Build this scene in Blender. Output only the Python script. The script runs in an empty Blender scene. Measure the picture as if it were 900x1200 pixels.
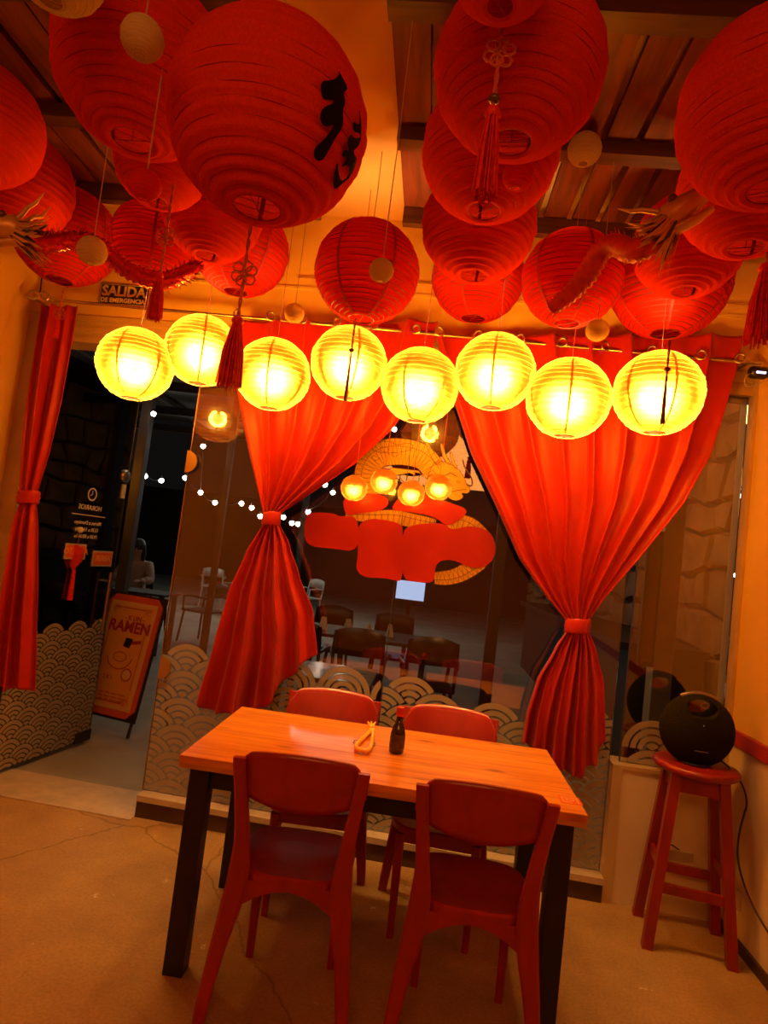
import bpy, bmesh, math, random
import mathutils
from mathutils import Vector, Matrix
from mathutils.geometry import tessellate_polygon
random.seed(7)
PI = math.pi
sc = bpy.context.scene
C = sc.collection

# ---------------------------------------------------------------- camera, world, lights, exposure
F, PITCH, YAW, ROLL, CAMH = 740.0, .0709, .079, .1199, 1.51
cy, sy, cp, sp = math.cos(YAW), math.sin(YAW), math.cos(PITCH), math.sin(PITCH)
fwd = Vector((-sy*cp, cy*cp, sp)); rt0 = Vector((cy, sy, 0)); up0 = rt0.cross(fwd)
cr, sr = math.cos(ROLL), math.sin(ROLL)
RT = cr*rt0 + sr*up0; UP = -sr*rt0 + cr*up0; FW = fwd
cam = bpy.data.objects.new('camera', bpy.data.cameras.new('camera')); C.objects.link(cam)
M = Matrix.Identity(4)
for i in range(3):
    M[i][0] = RT[i]; M[i][1] = UP[i]; M[i][2] = -FW[i]
M[2][3] = CAMH
cam.matrix_world = M
cam.data.sensor_fit = 'VERTICAL'; cam.data.sensor_height = 36; cam.data.lens = F*36/1200
cam.data.clip_start = .02; cam.data.clip_end = 200
sc.camera = cam
sc.view_settings.view_transform = 'Standard'; sc.view_settings.look = 'None'
sc.view_settings.exposure = 0.12; sc.view_settings.gamma = 1.0; sc.view_settings.use_curve_mapping = False
try:
    sc.cycles.max_bounces = 10; sc.cycles.transparent_max_bounces = 24
    sc.cycles.use_denoising = True; sc.cycles.sample_clamp_indirect = 6
    sc.cycles.caustics_reflective = False; sc.cycles.caustics_refractive = False
except Exception: pass
wd = bpy.data.worlds.new('night'); sc.world = wd; wd.use_nodes = True
wd.node_tree.nodes['Background'].inputs[0].default_value = (.004, .0035, .003, 1)
wd.node_tree.nodes['Background'].inputs[1].default_value = 1.0

LANTERN_W = 84.0     # watts of each lamp inside a lit lantern
def area(name, loc, target, size, energy, color):
    l = bpy.data.lights.new(name, 'AREA'); l.shape = 'RECTANGLE'; l.size, l.size_y = size
    l.energy = energy; l.color = color
    o = bpy.data.objects.new(name, l); C.objects.link(o); o.location = loc
    o.rotation_euler = (Vector(target)-Vector(loc)).to_track_quat('-Z', 'Y').to_euler()
    return o
area('room_fill', (-.3, -1.6, 3.1), (-.1, 2.0, 1.6), (2.2, 1.2), 42, (1, .31, .06))  # unseen warm fill added behind the camera, in place of further lanterns
area('terrace_lamp', (-2.5, 12, 3.6), (-2.5, 12, 0), (3, 3), 70, (.95, .93, .78))
area('terrace_porch_lamp', (-1.2, 4.9, 3.2), (-1.3, 4.9, 0), (1.2, 1.2), 7, (1, .6, .28))
area('stone_wall_lamp', (.9, 5.0, 3.2), (2.4, 5.2, 1.6), (.6, 1.6), 30, (1, .42, .12))

def ray(px, py):
    return FW + RT*((px-450)/F) - UP*((py-600)/F)
WY, WK = 3.317, -.053
def at(px, py, y, k=0.0):          # the point seen at a pixel on the plane y = y0 + k x
    d = ray(px, py); t = y/(d.y-k*d.x); return Vector((0, 0, CAMH)) + d*t
def atz(px, py, z):
    d = ray(px, py); return Vector((0, 0, CAMH)) + d*((z-CAMH)/d.z)
def wp(x, t, z):                    # a point at distance t in front of the window wall
    return Vector((x, WY+WK*x-t, z))
def wpx(px, py, t):
    return at(px, py, WY-t, WK)

# ---------------------------------------------------------------- materials
def mat(name, col, rough=.5, metal=0, var=.12, scale=8, col2=None, bump=0, spec=.5, coat=0, emit=None, estr=0, stretch=None, sheen=0):
    m = bpy.data.materials.new(name); m.use_nodes = True
    nt = m.node_tree; b = nt.nodes['Principled BSDF']
    b.inputs['Roughness'].default_value = rough; b.inputs['Metallic'].default_value = metal
    b.inputs['Specular IOR Level'].default_value = spec
    if coat: b.inputs['Coat Weight'].default_value = coat; b.inputs['Coat Roughness'].default_value = .15
    if sheen: b.inputs['Sheen Weight'].default_value = sheen
    tc = nt.nodes.new('ShaderNodeTexCoord'); mp = nt.nodes.new('ShaderNodeMapping')
    nt.links.new(tc.outputs['Object'], mp.inputs[0])
    if stretch: mp.inputs['Scale'].default_value = stretch
    no = nt.nodes.new('ShaderNodeTexNoise'); no.inputs['Scale'].default_value = scale; no.inputs['Detail'].default_value = 5
    nt.links.new(mp.outputs[0], no.inputs[0])
    rp = nt.nodes.new('ShaderNodeValToRGB'); rp.color_ramp.elements[0].position = .3; rp.color_ramp.elements[1].position = .7
    c2 = col2 or tuple(c*(1-var*2) for c in col)
    rp.color_ramp.elements[0].color = (*c2, 1); rp.color_ramp.elements[1].color = (*col, 1)
    nt.links.new(no.outputs[0], rp.inputs[0]); nt.links.new(rp.outputs[0], b.inputs['Base Color'])
    if bump:
        bp = nt.nodes.new('ShaderNodeBump'); bp.inputs['Strength'].default_value = bump; bp.inputs['Distance'].default_value = .01
        nt.links.new(no.outputs[0], bp.inputs['Height']); nt.links.new(bp.outputs[0], b.inputs['Normal'])
    if emit:
        b.inputs['Emission Color'].default_value = (*emit, 1); b.inputs['Emission Strength'].default_value = estr
    return m

def paper(name, col, transl=.5, trans=.0, refr=0.0, tcol=None):
    m = bpy.data.materials.new(name); m.use_nodes = True; nt = m.node_tree
    for n in list(nt.nodes): nt.nodes.remove(n)
    N = nt.nodes.new; L = nt.links.new
    out = N('ShaderNodeOutputMaterial')
    tc = N('ShaderNodeTexCoord'); no = N('ShaderNodeTexNoise'); no.inputs['Scale'].default_value = 45; no.inputs['Detail'].default_value = 4
    L(tc.outputs['Object'], no.inputs[0])
    rp = N('ShaderNodeValToRGB'); rp.color_ramp.elements[0].position = .3; rp.color_ramp.elements[1].position = .75
    rp.color_ramp.elements[0].color = (*[c*.8 for c in col], 1); rp.color_ramp.elements[1].color = (*col, 1)
    L(no.outputs[0], rp.inputs[0])
    df = N('ShaderNodeBsdfDiffuse'); tl = N('ShaderNodeBsdfTranslucent')
    L(rp.outputs[0], df.inputs[0]); L(rp.outputs[0], tl.inputs[0])
    bp = N('ShaderNodeBump'); bp.inputs['Strength'].default_value = .25; bp.inputs['Distance'].default_value = .004
    L(no.outputs[0], bp.inputs['Height']); L(bp.outputs[0], df.inputs['Normal'])
    mx = N('ShaderNodeMixShader'); mx.inputs[0].default_value = transl
    L(df.outputs[0], mx.inputs[1]); L(tl.outputs[0], mx.inputs[2]); cur = mx
    if refr:
        rf = N('ShaderNodeBsdfRefraction'); rf.inputs['IOR'].default_value = 1.3; rf.inputs['Roughness'].default_value = .85
        rf.inputs[0].default_value = (*(tcol or col), 1)
        m2 = N('ShaderNodeMixShader'); m2.inputs[0].default_value = refr
        L(cur.outputs[0], m2.inputs[1]); L(rf.outputs[0], m2.inputs[2]); cur = m2
    if trans:
        tr = N('ShaderNodeBsdfTransparent'); tr.inputs[0].default_value = (*(tcol or col), 1)
        m2 = N('ShaderNodeMixShader'); m2.inputs[0].default_value = trans
        L(cur.outputs[0], m2.inputs[1]); L(tr.outputs[0], m2.inputs[2]); cur = m2
    L(cur.outputs[0], out.inputs[0])
    return m

def glass_mat(name, tint=(.9, .93, .9), reflect=1.0):
    m = bpy.data.materials.new(name); m.use_nodes = True; nt = m.node_tree
    for n in list(nt.nodes): nt.nodes.remove(n)
    N = nt.nodes.new; L = nt.links.new
    out = N('ShaderNodeOutputMaterial'); tr = N('ShaderNodeBsdfTransparent'); gl = N('ShaderNodeBsdfGlossy')
    no = N('ShaderNodeTexNoise'); no.inputs['Scale'].default_value = 3
    tc = N('ShaderNodeTexCoord'); L(tc.outputs['Object'], no.inputs[0])
    mr = N('ShaderNodeMapRange'); mr.inputs[3].default_value = .0; mr.inputs[4].default_value = .02
    L(no.outputs[0], mr.inputs[0]); L(mr.outputs[0], gl.inputs['Roughness'])
    tr.inputs[0].default_value = (*tint, 1)
    fr = N('ShaderNodeFresnel'); fr.inputs[0].default_value = 1.5
    ml = N('ShaderNodeMath'); ml.operation = 'MULTIPLY'; ml.inputs[1].default_value = reflect
    L(fr.outputs[0], ml.inputs[0])
    mx = N('ShaderNodeMixShader'); L(ml.outputs[0], mx.inputs[0]); L(tr.outputs[0], mx.inputs[1]); L(gl.outputs[0], mx.inputs[2])
    L(mx.outputs[0], out.inputs[0])
    return m

def wood_mat(name, c1, c2, scale=(1, 12, 12), rough=.45, coat=0, knots=False, bump=.1):
    m = bpy.data.materials.new(name); m.use_nodes = True; nt = m.node_tree; b = nt.nodes['Principled BSDF']
    N = nt.nodes.new; L = nt.links.new
    tc = N('ShaderNodeTexCoord'); mp = N('ShaderNodeMapping'); mp.inputs['Scale'].default_value = scale
    L(tc.outputs['Object'], mp.inputs[0])
    no = N('ShaderNodeTexNoise'); no.inputs['Scale'].default_value = 2.2; no.inputs['Detail'].default_value = 8; no.inputs['Distortion'].default_value = .8
    L(mp.outputs[0], no.inputs[0])
    rp = N('ShaderNodeValToRGB'); rp.color_ramp.elements[0].position = .35; rp.color_ramp.elements[1].position = .62
    rp.color_ramp.elements[0].color = (*c2, 1); rp.color_ramp.elements[1].color = (*c1, 1)
    L(no.outputs[0], rp.inputs[0]); src = rp.outputs[0]
    if knots:
        vo = N('ShaderNodeTexVoronoi'); vo.inputs['Scale'].default_value = 3.1
        mp2 = N('ShaderNodeMapping'); mp2.inputs['Scale'].default_value = (.8, 2.0, .2); L(tc.outputs['Object'], mp2.inputs[0]); L(mp2.outputs[0], vo.inputs[0])
        r2 = N('ShaderNodeValToRGB'); r2.color_ramp.elements[0].position = .04; r2.color_ramp.elements[1].position = .13
        r2.color_ramp.elements[0].color = (.25, .12, .06, 1); r2.color_ramp.elements[1].color = (1, 1, 1, 1)
        L(vo.outputs[0], r2.inputs[0])
        mu = N('ShaderNodeMix'); mu.data_type = 'RGBA'; mu.blend_type = 'MULTIPLY'; mu.inputs[0].default_value = .8
        L(src, mu.inputs[6]); L(r2.outputs[0], mu.inputs[7]); src = mu.outputs[2]
    L(src, b.inputs['Base Color'])
    b.inputs['Roughness'].default_value = rough
    if coat: b.inputs['Coat Weight'].default_value = coat; b.inputs['Coat Roughness'].default_value = .12
    bp = N('ShaderNodeBump'); bp.inputs['Strength'].default_value = bump; bp.inputs['Distance'].default_value = .004
    L(no.outputs[0], bp.inputs['Height']); L(bp.outputs[0], b.inputs['Normal'])
    return m

def floor_mat():
    m = bpy.data.materials.new('worn_concrete'); m.use_nodes = True; nt = m.node_tree; b = nt.nodes['Principled BSDF']
    N = nt.nodes.new; L = nt.links.new
    tc = N('ShaderNodeTexCoord')
    n1 = N('ShaderNodeTexNoise'); n1.inputs['Scale'].default_value = 1.6; n1.inputs['Detail'].default_value = 8; n1.inputs['Roughness'].default_value = .65
    L(tc.outputs['Object'], n1.inputs[0])
    rp = N('ShaderNodeValToRGB'); rp.color_ramp.elements[0].position = .35; rp.color_ramp.elements[1].position = .68
    rp.color_ramp.elements[0].color = (.34, .2, .085, 1); rp.color_ramp.elements[1].color = (.54, .34, .12, 1)
    L(n1.outputs[0], rp.inputs[0])
    n2 = N('ShaderNodeTexNoise'); n2.inputs['Scale'].default_value = 90; n2.inputs['Detail'].default_value = 3
    L(tc.outputs['Object'], n2.inputs[0])
    r2 = N('ShaderNodeValToRGB'); r2.color_ramp.elements[0].position = .3; r2.color_ramp.elements[1].position = .6
    r2.color_ramp.elements[0].color = (.72, .7, .68, 1); r2.color_ramp.elements[1].color = (1, 1, 1, 1); L(n2.outputs[0], r2.inputs[0])
    mu = N('ShaderNodeMix'); mu.data_type = 'RGBA'; mu.blend_type = 'MULTIPLY'; mu.inputs[0].default_value = .8
    L(rp.outputs[0], mu.inputs[6]); L(r2.outputs[0], mu.inputs[7])
    n3 = N('ShaderNodeTexNoise'); n3.inputs['Scale'].default_value = 5.5; n3.inputs['Detail'].default_value = 10; n3.inputs['Roughness'].default_value = .75
    L(tc.outputs['Object'], n3.inputs[0])
    r3 = N('ShaderNodeValToRGB'); r3.color_ramp.elements[0].position = .645; r3.color_ramp.elements[1].position = .66
    L(n3.outputs[0], r3.inputs[0])
    ms = N('ShaderNodeMix'); ms.data_type = 'RGBA'; L(r3.outputs[0], ms.inputs[0]); L(mu.outputs[2], ms.inputs[6]); ms.inputs[7].default_value = (.68, .58, .46, 1)
    # hairline cracks
    vo = N('ShaderNodeTexVoronoi'); vo.feature = 'DISTANCE_TO_EDGE'; vo.inputs['Scale'].default_value = .45
    ad = N('ShaderNodeVectorMath'); ad.operation = 'MULTIPLY_ADD'; ad.inputs[1].default_value = (.25, .25, 0)
    L(n1.outputs[1], ad.inputs[0]); L(tc.outputs['Object'], ad.inputs[2]); L(ad.outputs[0], vo.inputs[0])
    r4 = N('ShaderNodeValToRGB'); r4.color_ramp.elements[0].position = 0; r4.color_ramp.elements[1].position = .0016
    r4.color_ramp.elements[0].color = (.6, .55, .5, 1); r4.color_ramp.elements[1].color = (1, 1, 1, 1); L(vo.outputs[0], r4.inputs[0])
    m4 = N('ShaderNodeMix'); m4.data_type = 'RGBA'; m4.blend_type = 'MULTIPLY'; m4.inputs[0].default_value = 1
    L(ms.outputs[2], m4.inputs[6]); L(r4.outputs[0], m4.inputs[7])
    L(m4.outputs[2], b.inputs['Base Color'])
    b.inputs['Roughness'].default_value = .62
    bp = N('ShaderNodeBump'); bp.inputs['Strength'].default_value = .2; bp.inputs['Distance'].default_value = .003
    L(n2.outputs[0], bp.inputs['Height']); L(bp.outputs[0], b.inputs['Normal'])
    return m

MT = dict(
    floor=floor_mat(),
    yellow=mat('yellow_wall_paint', (.9, .6, .14), .7, var=.04, scale=3, bump=.12),
    upper=mat('cream_upper_wall_paint', (.92, .64, .2), .7, var=.04, scale=3, bump=.12),
    cream=mat('cream_lower_wall_paint', (.82, .68, .5), .65, var=.05, scale=4, bump=.15),
    plaster=mat('ceiling_plaster', (.66, .4, .14), .8, var=.05, scale=4, bump=.12),
    jamb=mat('jamb_paint', (.5, .36, .2), .6, var=.1, scale=5),
    lintel=mat('lintel_paint', (.62, .46, .24), .55, var=.08, scale=6),
    redtrim=mat('red_trim_paint', (.45, .03, .015), .45, var=.08),
    dark=mat('dark_base_paint', (.09, .045, .028), .6, var=.2),
    sill=mat('white_sill_paint', (.62, .5, .38), .55, var=.12, scale=12, bump=.2),
    ceilwood=wood_mat('stained_ceiling_wood', (.19, .034, .009), (.085, .014, .004), (10, 1, 10), .6),
    joist=wood_mat('dark_joist_wood', (.11, .03, .014), (.055, .015, .008), (1, 10, 10), .6),
    table=wood_mat('varnished_pine', (.84, .32, .035), (.6, .17, .018), (1.1, 14, 8), .32, .35, True),
    tedge=wood_mat('pine_edge', (.6, .26, .05), (.42, .15, .03), (2, 10, 10), .4, .2),
    black=mat('black_painted_wood', (.011, .008, .007), .45, var=.2),
    chair=wood_mat('red_painted_wood', (.36, .013, .01), (.28, .009, .007), (6, 6, 2), .33, .3, bump=.05),
    stool=wood_mat('dark_red_painted_wood', (.31, .014, .012), (.22, .009, .008), (6, 6, 2), .4, .2, bump=.08),
    curtain=mat('red_satin', (.5, .018, .011), .42, var=.1, scale=5, spec=.32, sheen=.08, bump=.5),
    steel=mat('brushed_steel', (.6, .58, .54), .28, 1, var=.05),
    brass=mat('satin_brass', (.62, .42, .2), .38, .9, var=.06),
    glass=glass_mat('window_glass', reflect=3.4),
    frost=None,
    red=paper('red_paper', (.82, .05, .016), .3),
    redthin=paper('thin_red_paper', (.85, .035, .01), .5),
    beige=paper('beige_paper', (.78, .6, .33), .4),
    lit=paper('lit_yellow_paper', (.36, .064, .001), .75, .24, .5, (1, .58, .09)),
    litseam=paper('yellow_paper_seam', (.10, .02, .0008), .4, .04, .06, (.6, .17, .01)),
    redseam=mat('red_paper_seam', (.42, .01, .006), .8),
    wire=mat('rib_wire', (.16, .02, .01), .5),
    litwire=mat('amber_rib_wire', (.2, .045, .004), .6),
    softwire=mat('red_covered_wire', (.45, .015, .006), .7),
    beigewire=mat('pale_rib_wire', (.5, .36, .18), .6),
    cord=mat('hanging_cord', (.55, .3, .14), .7),
    redcord=mat('red_cord', (.55, .06, .03), .6, sheen=.3),
    tassel=mat('red_silk_thread', (.9, .03, .012), .45, var=.2, scale=60, spec=.2),
    darktassel=mat('dark_red_thread', (.16, .02, .008), .6),
    bead=mat('dark_bead', (.12, .05, .02), .3),
    decred=mat('red_vinyl', (.5, .018, .014), .35, var=.04),
    decgold=mat('gold_vinyl', (.7, .42, .04), .35, var=.05),
    decline=mat('dark_vinyl_line', (.14, .06, .015), .5),
    ink=mat('brushed_ink', (.012, .006, .004), .9, spec=.05),
    signblack=mat('sign_black', (.025, .02, .015), .4),
    signcream=mat('sign_cream', (.85, .7, .42), .5),
    white=mat('white_vinyl', (.75, .72, .68), .5, var=.03),
    orange=mat('orange_board', (.8, .13, .015), .4, var=.05),
    poster=mat('poster_paper', (.92, .42, .1), .5, var=.06),
    posterp=mat('poster_pale_border', (.9, .55, .22), .5, var=.04),
    posterr=mat('poster_red_ink', (.5, .04, .01), .5),
    blackpl=mat('black_plastic', (.012, .01, .01), .38, var=.2),
    mesh=mat('speaker_fabric', (.007, .005, .005), .8, var=.5, scale=260, bump=.5, spec=.25),
    grey=mat('grey_metal_handle', (.28, .24, .23), .35, .7),
    soy=mat('soy_bottle_glass', (.018, .008, .004), .12, var=.1, coat=.6),
    soycap=mat('red_plastic_cap', (.6, .03, .02), .35),
    soylabel=mat('printed_label', (.1, .06, .03), .45, scale=60, var=.4),
    yellowpl=mat('yellow_plastic', (1, .55, .05), .35, var=.03),
    stone=mat('rough_stone', (.36, .19, .085), .85, col2=(.19, .10, .05), scale=5, bump=.5),
    mortar=mat('dark_mortar', (.07, .05, .035), .9),
    terrace=mat('terrace_concrete', (.4, .38, .33), .75, col2=(.27, .25, .21), scale=1.5, bump=.1),
    outdark=mat('dark_outdoor_timber', (.035, .022, .016), .55, var=.2),
    post=mat('grey_outdoor_post', (.07, .055, .045), .5),
    outcream=mat('cream_outdoor_paint', (.42, .34, .24), .6),
    plasticw=mat('pale_plastic_chair', (.5, .52, .48), .4),
    plasticd=mat('dark_plastic_chair', (.022, .015, .013), .35),
    leaf=mat('dark_leaf', (.03, .05, .015), .6, var=.3),
    tabletop2=wood_mat('pale_outdoor_tabletop', (.55, .42, .2), (.4, .3, .14), (2, 12, 8), .2, .5),
    menu=mat('brown_menu_stand', (.2, .06, .03), .4),
    bulb=mat('bulb_glow', (1, .95, .85), .5, emit=(1, .93, .78), estr=30),
    lampglow=mat('lantern_bulb_glow', (1, .9, .6), .5, emit=(1, .82, .42), estr=16),
    screen=mat('screen_glow', (.3, .4, 1), .4, emit=(.5, .62, 1), estr=1.1),
    led=mat('small_led', (.6, .7, 1), .4, emit=(.5, .55, 1), estr=6),
    skin=mat('skin', (.45, .25, .17), .55), hair=mat('dark_hair', (.015, .01, .008), .5),
    shirt=mat('pale_knit', (.36, .24, .17), .8), trousers=mat('dark_trousers', (.03, .03, .04), .8),
    tinsel=mat('red_tinsel', (.9, .04, .02), .18, .55, var=.2, scale=80),
    goldfr=mat('gold_paper_fringe', (.75, .42, .12), .4, .25, var=.15),
    darkfr=mat('dark_paper_fringe', (.09, .055, .02), .6),
    rcrepe=mat('red_crepe_paper', (.72, .03, .02), .55, var=.15, scale=40),
    darkmetal=mat('dark_metal', (.06, .045, .04), .4, .6),
    rubber=mat('black_cable', (.02, .012, .01), .5),
    outlet=mat('outlet_plastic', (.62, .5, .38), .4),
)
fm = bpy.data.materials.new('frosted_film'); fm.use_nodes = True
_n = fm.node_tree; _b = _n.nodes['Principled BSDF']; _b.inputs['Roughness'].default_value = .7
_no = _n.nodes.new('ShaderNodeTexNoise'); _no.inputs['Scale'].default_value = 6; _r = _n.nodes.new('ShaderNodeValToRGB')
_r.color_ramp.elements[0].color = (.34, .29, .23, 1); _r.color_ramp.elements[1].color = (.44, .38, .31, 1)
_n.links.new(_no.outputs[0], _r.inputs[0]); _n.links.new(_r.outputs[0], _b.inputs['Base Color']); _b.inputs['Alpha'].default_value = .9
MT['frost'] = fm

# ---------------------------------------------------------------- mesh helpers
class MB:
    def __init__(s): s.v = []; s.f = []; s.sm = []
    def add(s, vs, fs, smooth=False):
        o = len(s.v); s.v += [tuple(v) for v in vs]; s.f += [tuple(i+o for i in f) for f in fs]; s.sm += [smooth]*len(fs); return s
    def hexa(s, p):     # 8 corners: bottom 4 ccw, top 4 ccw
        return s.add(p, [(3, 2, 1, 0), (4, 5, 6, 7), (0, 1, 5, 4), (1, 2, 6, 5), (2, 3, 7, 6), (3, 0, 4, 7)])
    def box(s, x0, x1, y0, y1, z0, z1, m=None):
        p = [(x0, y0, z0), (x1, y0, z0), (x1, y1, z0), (x0, y1, z0), (x0, y0, z1), (x1, y0, z1), (x1, y1, z1), (x0, y1, z1)]
        if m: p = [m @ Vector(q) for q in p]
        return s.hexa(p)
    def bevbox(s, x0, x1, y0, y1, z0, z1, b=.004, m=None):
        bm = bmesh.new(); bmesh.ops.create_cube(bm, size=1)
        for v in bm.verts: v.co = Vector(((x0+x1)/2+v.co.x*(x1-x0), (y0+y1)/2+v.co.y*(y1-y0), (z0+z1)/2+v.co.z*(z1-z0)))
        bmesh.ops.bevel(bm, geom=bm.edges[:], offset=b, segments=2, profile=.6, affect='EDGES')
        if m: bm.transform(m)
        s.add([v.co for v in bm.verts], [[v.index for v in f.verts] for f in bm.faces]); bm.free(); return s
    def wbox(s, x0, x1, t0, t1, z0, z1):   # t measured from the window wall into the room
        return s.hexa([wp(x0, t1, z0), wp(x1, t1, z0), wp(x1, t0, z0), wp(x0, t0, z0), wp(x0, t1, z1), wp(x1, t1, z1), wp(x1, t0, z1), wp(x0, t0, z1)])
    def tube(s, pts, r, n=8, cap=True, flat=None):
        pts = [Vector(p) for p in pts]; rs = r if isinstance(r, (list, tuple)) else [r]*len(pts)
        rings = []; up = None
        for i, p in enumerate(pts):
            d = (pts[min(i+1, len(pts)-1)]-pts[max(i-1, 0)]).normalized()
            if up is None:
                up = Vector((0, 0, 1)) if abs(d.z) < .9 else Vector((1, 0, 0))
            a = d.cross(up).normalized(); b = a.cross(d).normalized(); up = b
            fl = flat or 1
            rings.append([p+a*math.cos(2*PI*k/n)*rs[i]+b*math.sin(2*PI*k/n)*rs[i]*fl for k in range(n)])
        vs = [v for q in rings for v in q]; fs = []
        for i in range(len(pts)-1):
            for k in range(n):
                fs.append((i*n+k, i*n+(k+1) % n, (i+1)*n+(k+1) % n, (i+1)*n+k))
        s.add(vs, fs, True)
        if cap:
            s.add(rings[0], [tuple(range(n))[::-1]]); s.add(rings[-1], [tuple(range(n))])
        return s
    def lathe(s, prof, n=24, m=None, smooth=True):   # (r, z)
        vs = []; fs = []
        for r, z in prof:
            for k in range(n):
                p = Vector((r*math.cos(2*PI*k/n), r*math.sin(2*PI*k/n), z)); vs.append(m @ p if m else p)
        for i in range(len(prof)-1):
            for k in range(n):
                fs.append((i*n+k, i*n+(k+1) % n, (i+1)*n+(k+1) % n, (i+1)*n+k))
        return s.add(vs, fs, smooth)
    def sphere(s, c, r, n=12, sc_=(1, 1, 1)):
        c = Vector(c); prof = [(max(1e-4, r*math.sin(PI*i/n)), -r*math.cos(PI*i/n)) for i in range(n+1)]
        return s.lathe(prof, n*2 if n < 8 else n+6, Matrix.Translation(c) @ Matrix.Diagonal((*sc_, 1)))
    def poly(s, pts, normal, th):    # closed outline with thickness
        pts = [Vector(p) for p in pts]; n = len(pts); nv = Vector(normal).normalized()*th
        tr = tessellate_polygon([pts])
        vs = pts+[p+nv for p in pts]
        fs = [tuple(t) for t in tr]+[tuple(i+n for i in t)[::-1] for t in tr]+[(i, (i+1) % n, (i+1) % n+n, i+n) for i in range(n)]
        return s.add(vs, fs)
    def mesh(s, name, mt):
        me = bpy.data.meshes.new(name); me.from_pydata(s.v, [], s.f)
        for p, b in zip(me.polygons, s.sm): p.use_smooth = b
        bm = bmesh.new(); bm.from_mesh(me); bmesh.ops.recalc_face_normals(bm, faces=bm.faces[:]); bm.to_mesh(me); bm.free()
        if mt: me.materials.append(mt)
        me.update(); return me
    def build(s, name, mt, parent=None, loc=None, **kw):
        o = bpy.data.objects.new(name, s.mesh(name, mt)); C.objects.link(o)
        if parent: o.parent = parent
        if loc: o.location = loc
        for k, v in kw.items(): o[k] = v
        return o
def tag(o, label=None, cat=None, group=None, kind=None):
    if label: o['label'] = label
    if cat: o['category'] = cat
    if group: o['group'] = group
    if kind: o['kind'] = kind
    return o
def thing(name, label, cat, loc=(0, 0, 0), rz=0, group=None):
    o = bpy.data.objects.new(name, None); C.objects.link(o); o.location = loc; o.rotation_euler = (0, 0, rz)
    o.empty_display_size = .1
    return tag(o, label, cat, group)
def structure(mb, name, mt, parent=None):
    return mb.build(name, mt, parent, kind='structure')
def link(name, me, parent=None, loc=None, rot=None):
    o = bpy.data.objects.new(name, me); C.objects.link(o); o.parent = parent
    if loc: o.location = loc
    if rot: o.rotation_euler = rot
    return o
def smooth2(pts, it=2, closed=True):
    for _ in range(it):
        q = []; n = len(pts)
        for i in range(n if closed else n-1):
            a, b = pts[i], pts[(i+1) % n]
            q += [tuple(a[k]*.75+b[k]*.25 for k in range(len(a))), tuple(a[k]*.25+b[k]*.75 for k in range(len(a)))]
        if not closed: q = [pts[0]]+q+[pts[-1]]
        pts = q
    return pts
def lerp(keys, x):     # keys [(x, v...)]
    if x <= keys[0][0]: return keys[0][1:]
    for a, b in zip(keys, keys[1:]):
        if x <= b[0]:
            t = (x-a[0])/(b[0]-a[0]); t = t*t*(3-2*t)*.35+t*.65
            return tuple(p+(q-p)*t for p, q in zip(a[1:], b[1:]))
    return keys[-1][1:]
def text_mb(txt, size, m, th=.001, mirror=False, bold=0.0, spacing=1.0):
    cu = bpy.data.curves.new('t', 'FONT'); cu.body = txt; cu.size = size; cu.align_x = 'CENTER'; cu.align_y = 'CENTER'
    cu.extrude = th; cu.offset = bold; cu.space_character = spacing; cu.resolution_u = 3
    o = bpy.data.objects.new('t', cu); C.objects.link(o); dg = bpy.context.evaluated_depsgraph_get(); dg.update()
    me = o.evaluated_get(dg).to_mesh(); mb = MB(); sgn = -1 if mirror else 1
    mb.add([m @ Vector((v.co.x*sgn, v.co.y, v.co.z)) for v in me.vertices], [tuple(p.vertices) for p in me.polygons])
    o.evaluated_get(dg).to_mesh_clear(); bpy.data.objects.remove(o); bpy.data.curves.remove(cu)
    return mb
def frame_m(o, ux, uy):   # local x -> ux, y -> uy, z -> normal
    ux = Vector(ux).normalized(); uz = ux.cross(Vector(uy)).normalized(); uy = uz.cross(ux)
    m = Matrix.Identity(4)
    for i in range(3): m[i][0] = ux[i]; m[i][1] = uy[i]; m[i][2] = uz[i]; m[i][3] = o[i]
    return m
WU = Vector((1, WK, 0)).normalized(); WN = Vector((WK, -1, 0)).normalized()   # along the wall, out of the wall into the room
def wframe(px, py, t): return frame_m(wpx(px, py, t), WU, (0, 0, 1))

# ---------------------------------------------------------------- room shell
XL, XR, YB, ZC = -2.47, 1.531, -3.2, 3.36
def yw(x): return WY+WK*x
structure(MB().add([(XL-.15, YB, 0), (XR+.15, YB, 0), (XR+.15, yw(XR), 0), (XL-.15, yw(XL), 0), (XL-.15, YB, -.1), (XR+.15, YB, -.1), (XR+.15, yw(XR), -.1), (XL-.15, yw(XL), -.1)],
    [(0, 1, 2, 3), (7, 6, 5, 4), (0, 4, 5, 1), (1, 5, 6, 2), (2, 6, 7, 3), (3, 7, 4, 0)]), 'floor', MT['floor'])
structure(MB().box(XL-.15, XR+.15, YB, yw(XL)+.2, ZC, ZC+.1), 'ceiling', MT['plaster'])
structure(MB().box(XL-.15, XL, YB, yw(XL)-.0, 0, ZC), 'wall_left', MT['yellow'])
structure(MB().box(XR, XR+.15, YB, yw(XR)+.15, 0.86, ZC), 'wall_right', MT['yellow'])
structure(MB().box(XR-.004, XR+.15, YB, yw(XR)+.15, 0, .86), 'wall_right_lower', MT['cream'])
structure(MB().box(XL-.15, XR+.15, YB-.15, YB, 0, ZC), 'wall_back', MT['yellow'])
structure(MB().bevbox(XR-.022, XR, YB, yw(XR)-.002, .835, .905, .006), 'trim_1', MT['redtrim'])
structure(MB().box(XR-.018, XR, YB, yw(XR)-.035, 0, .045), 'baseboard_right', MT['dark'])
structure(MB().box(XL, XL+.012, YB, yw(XL)-.1, 0, .06), 'baseboard_left', MT['dark'])
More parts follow.
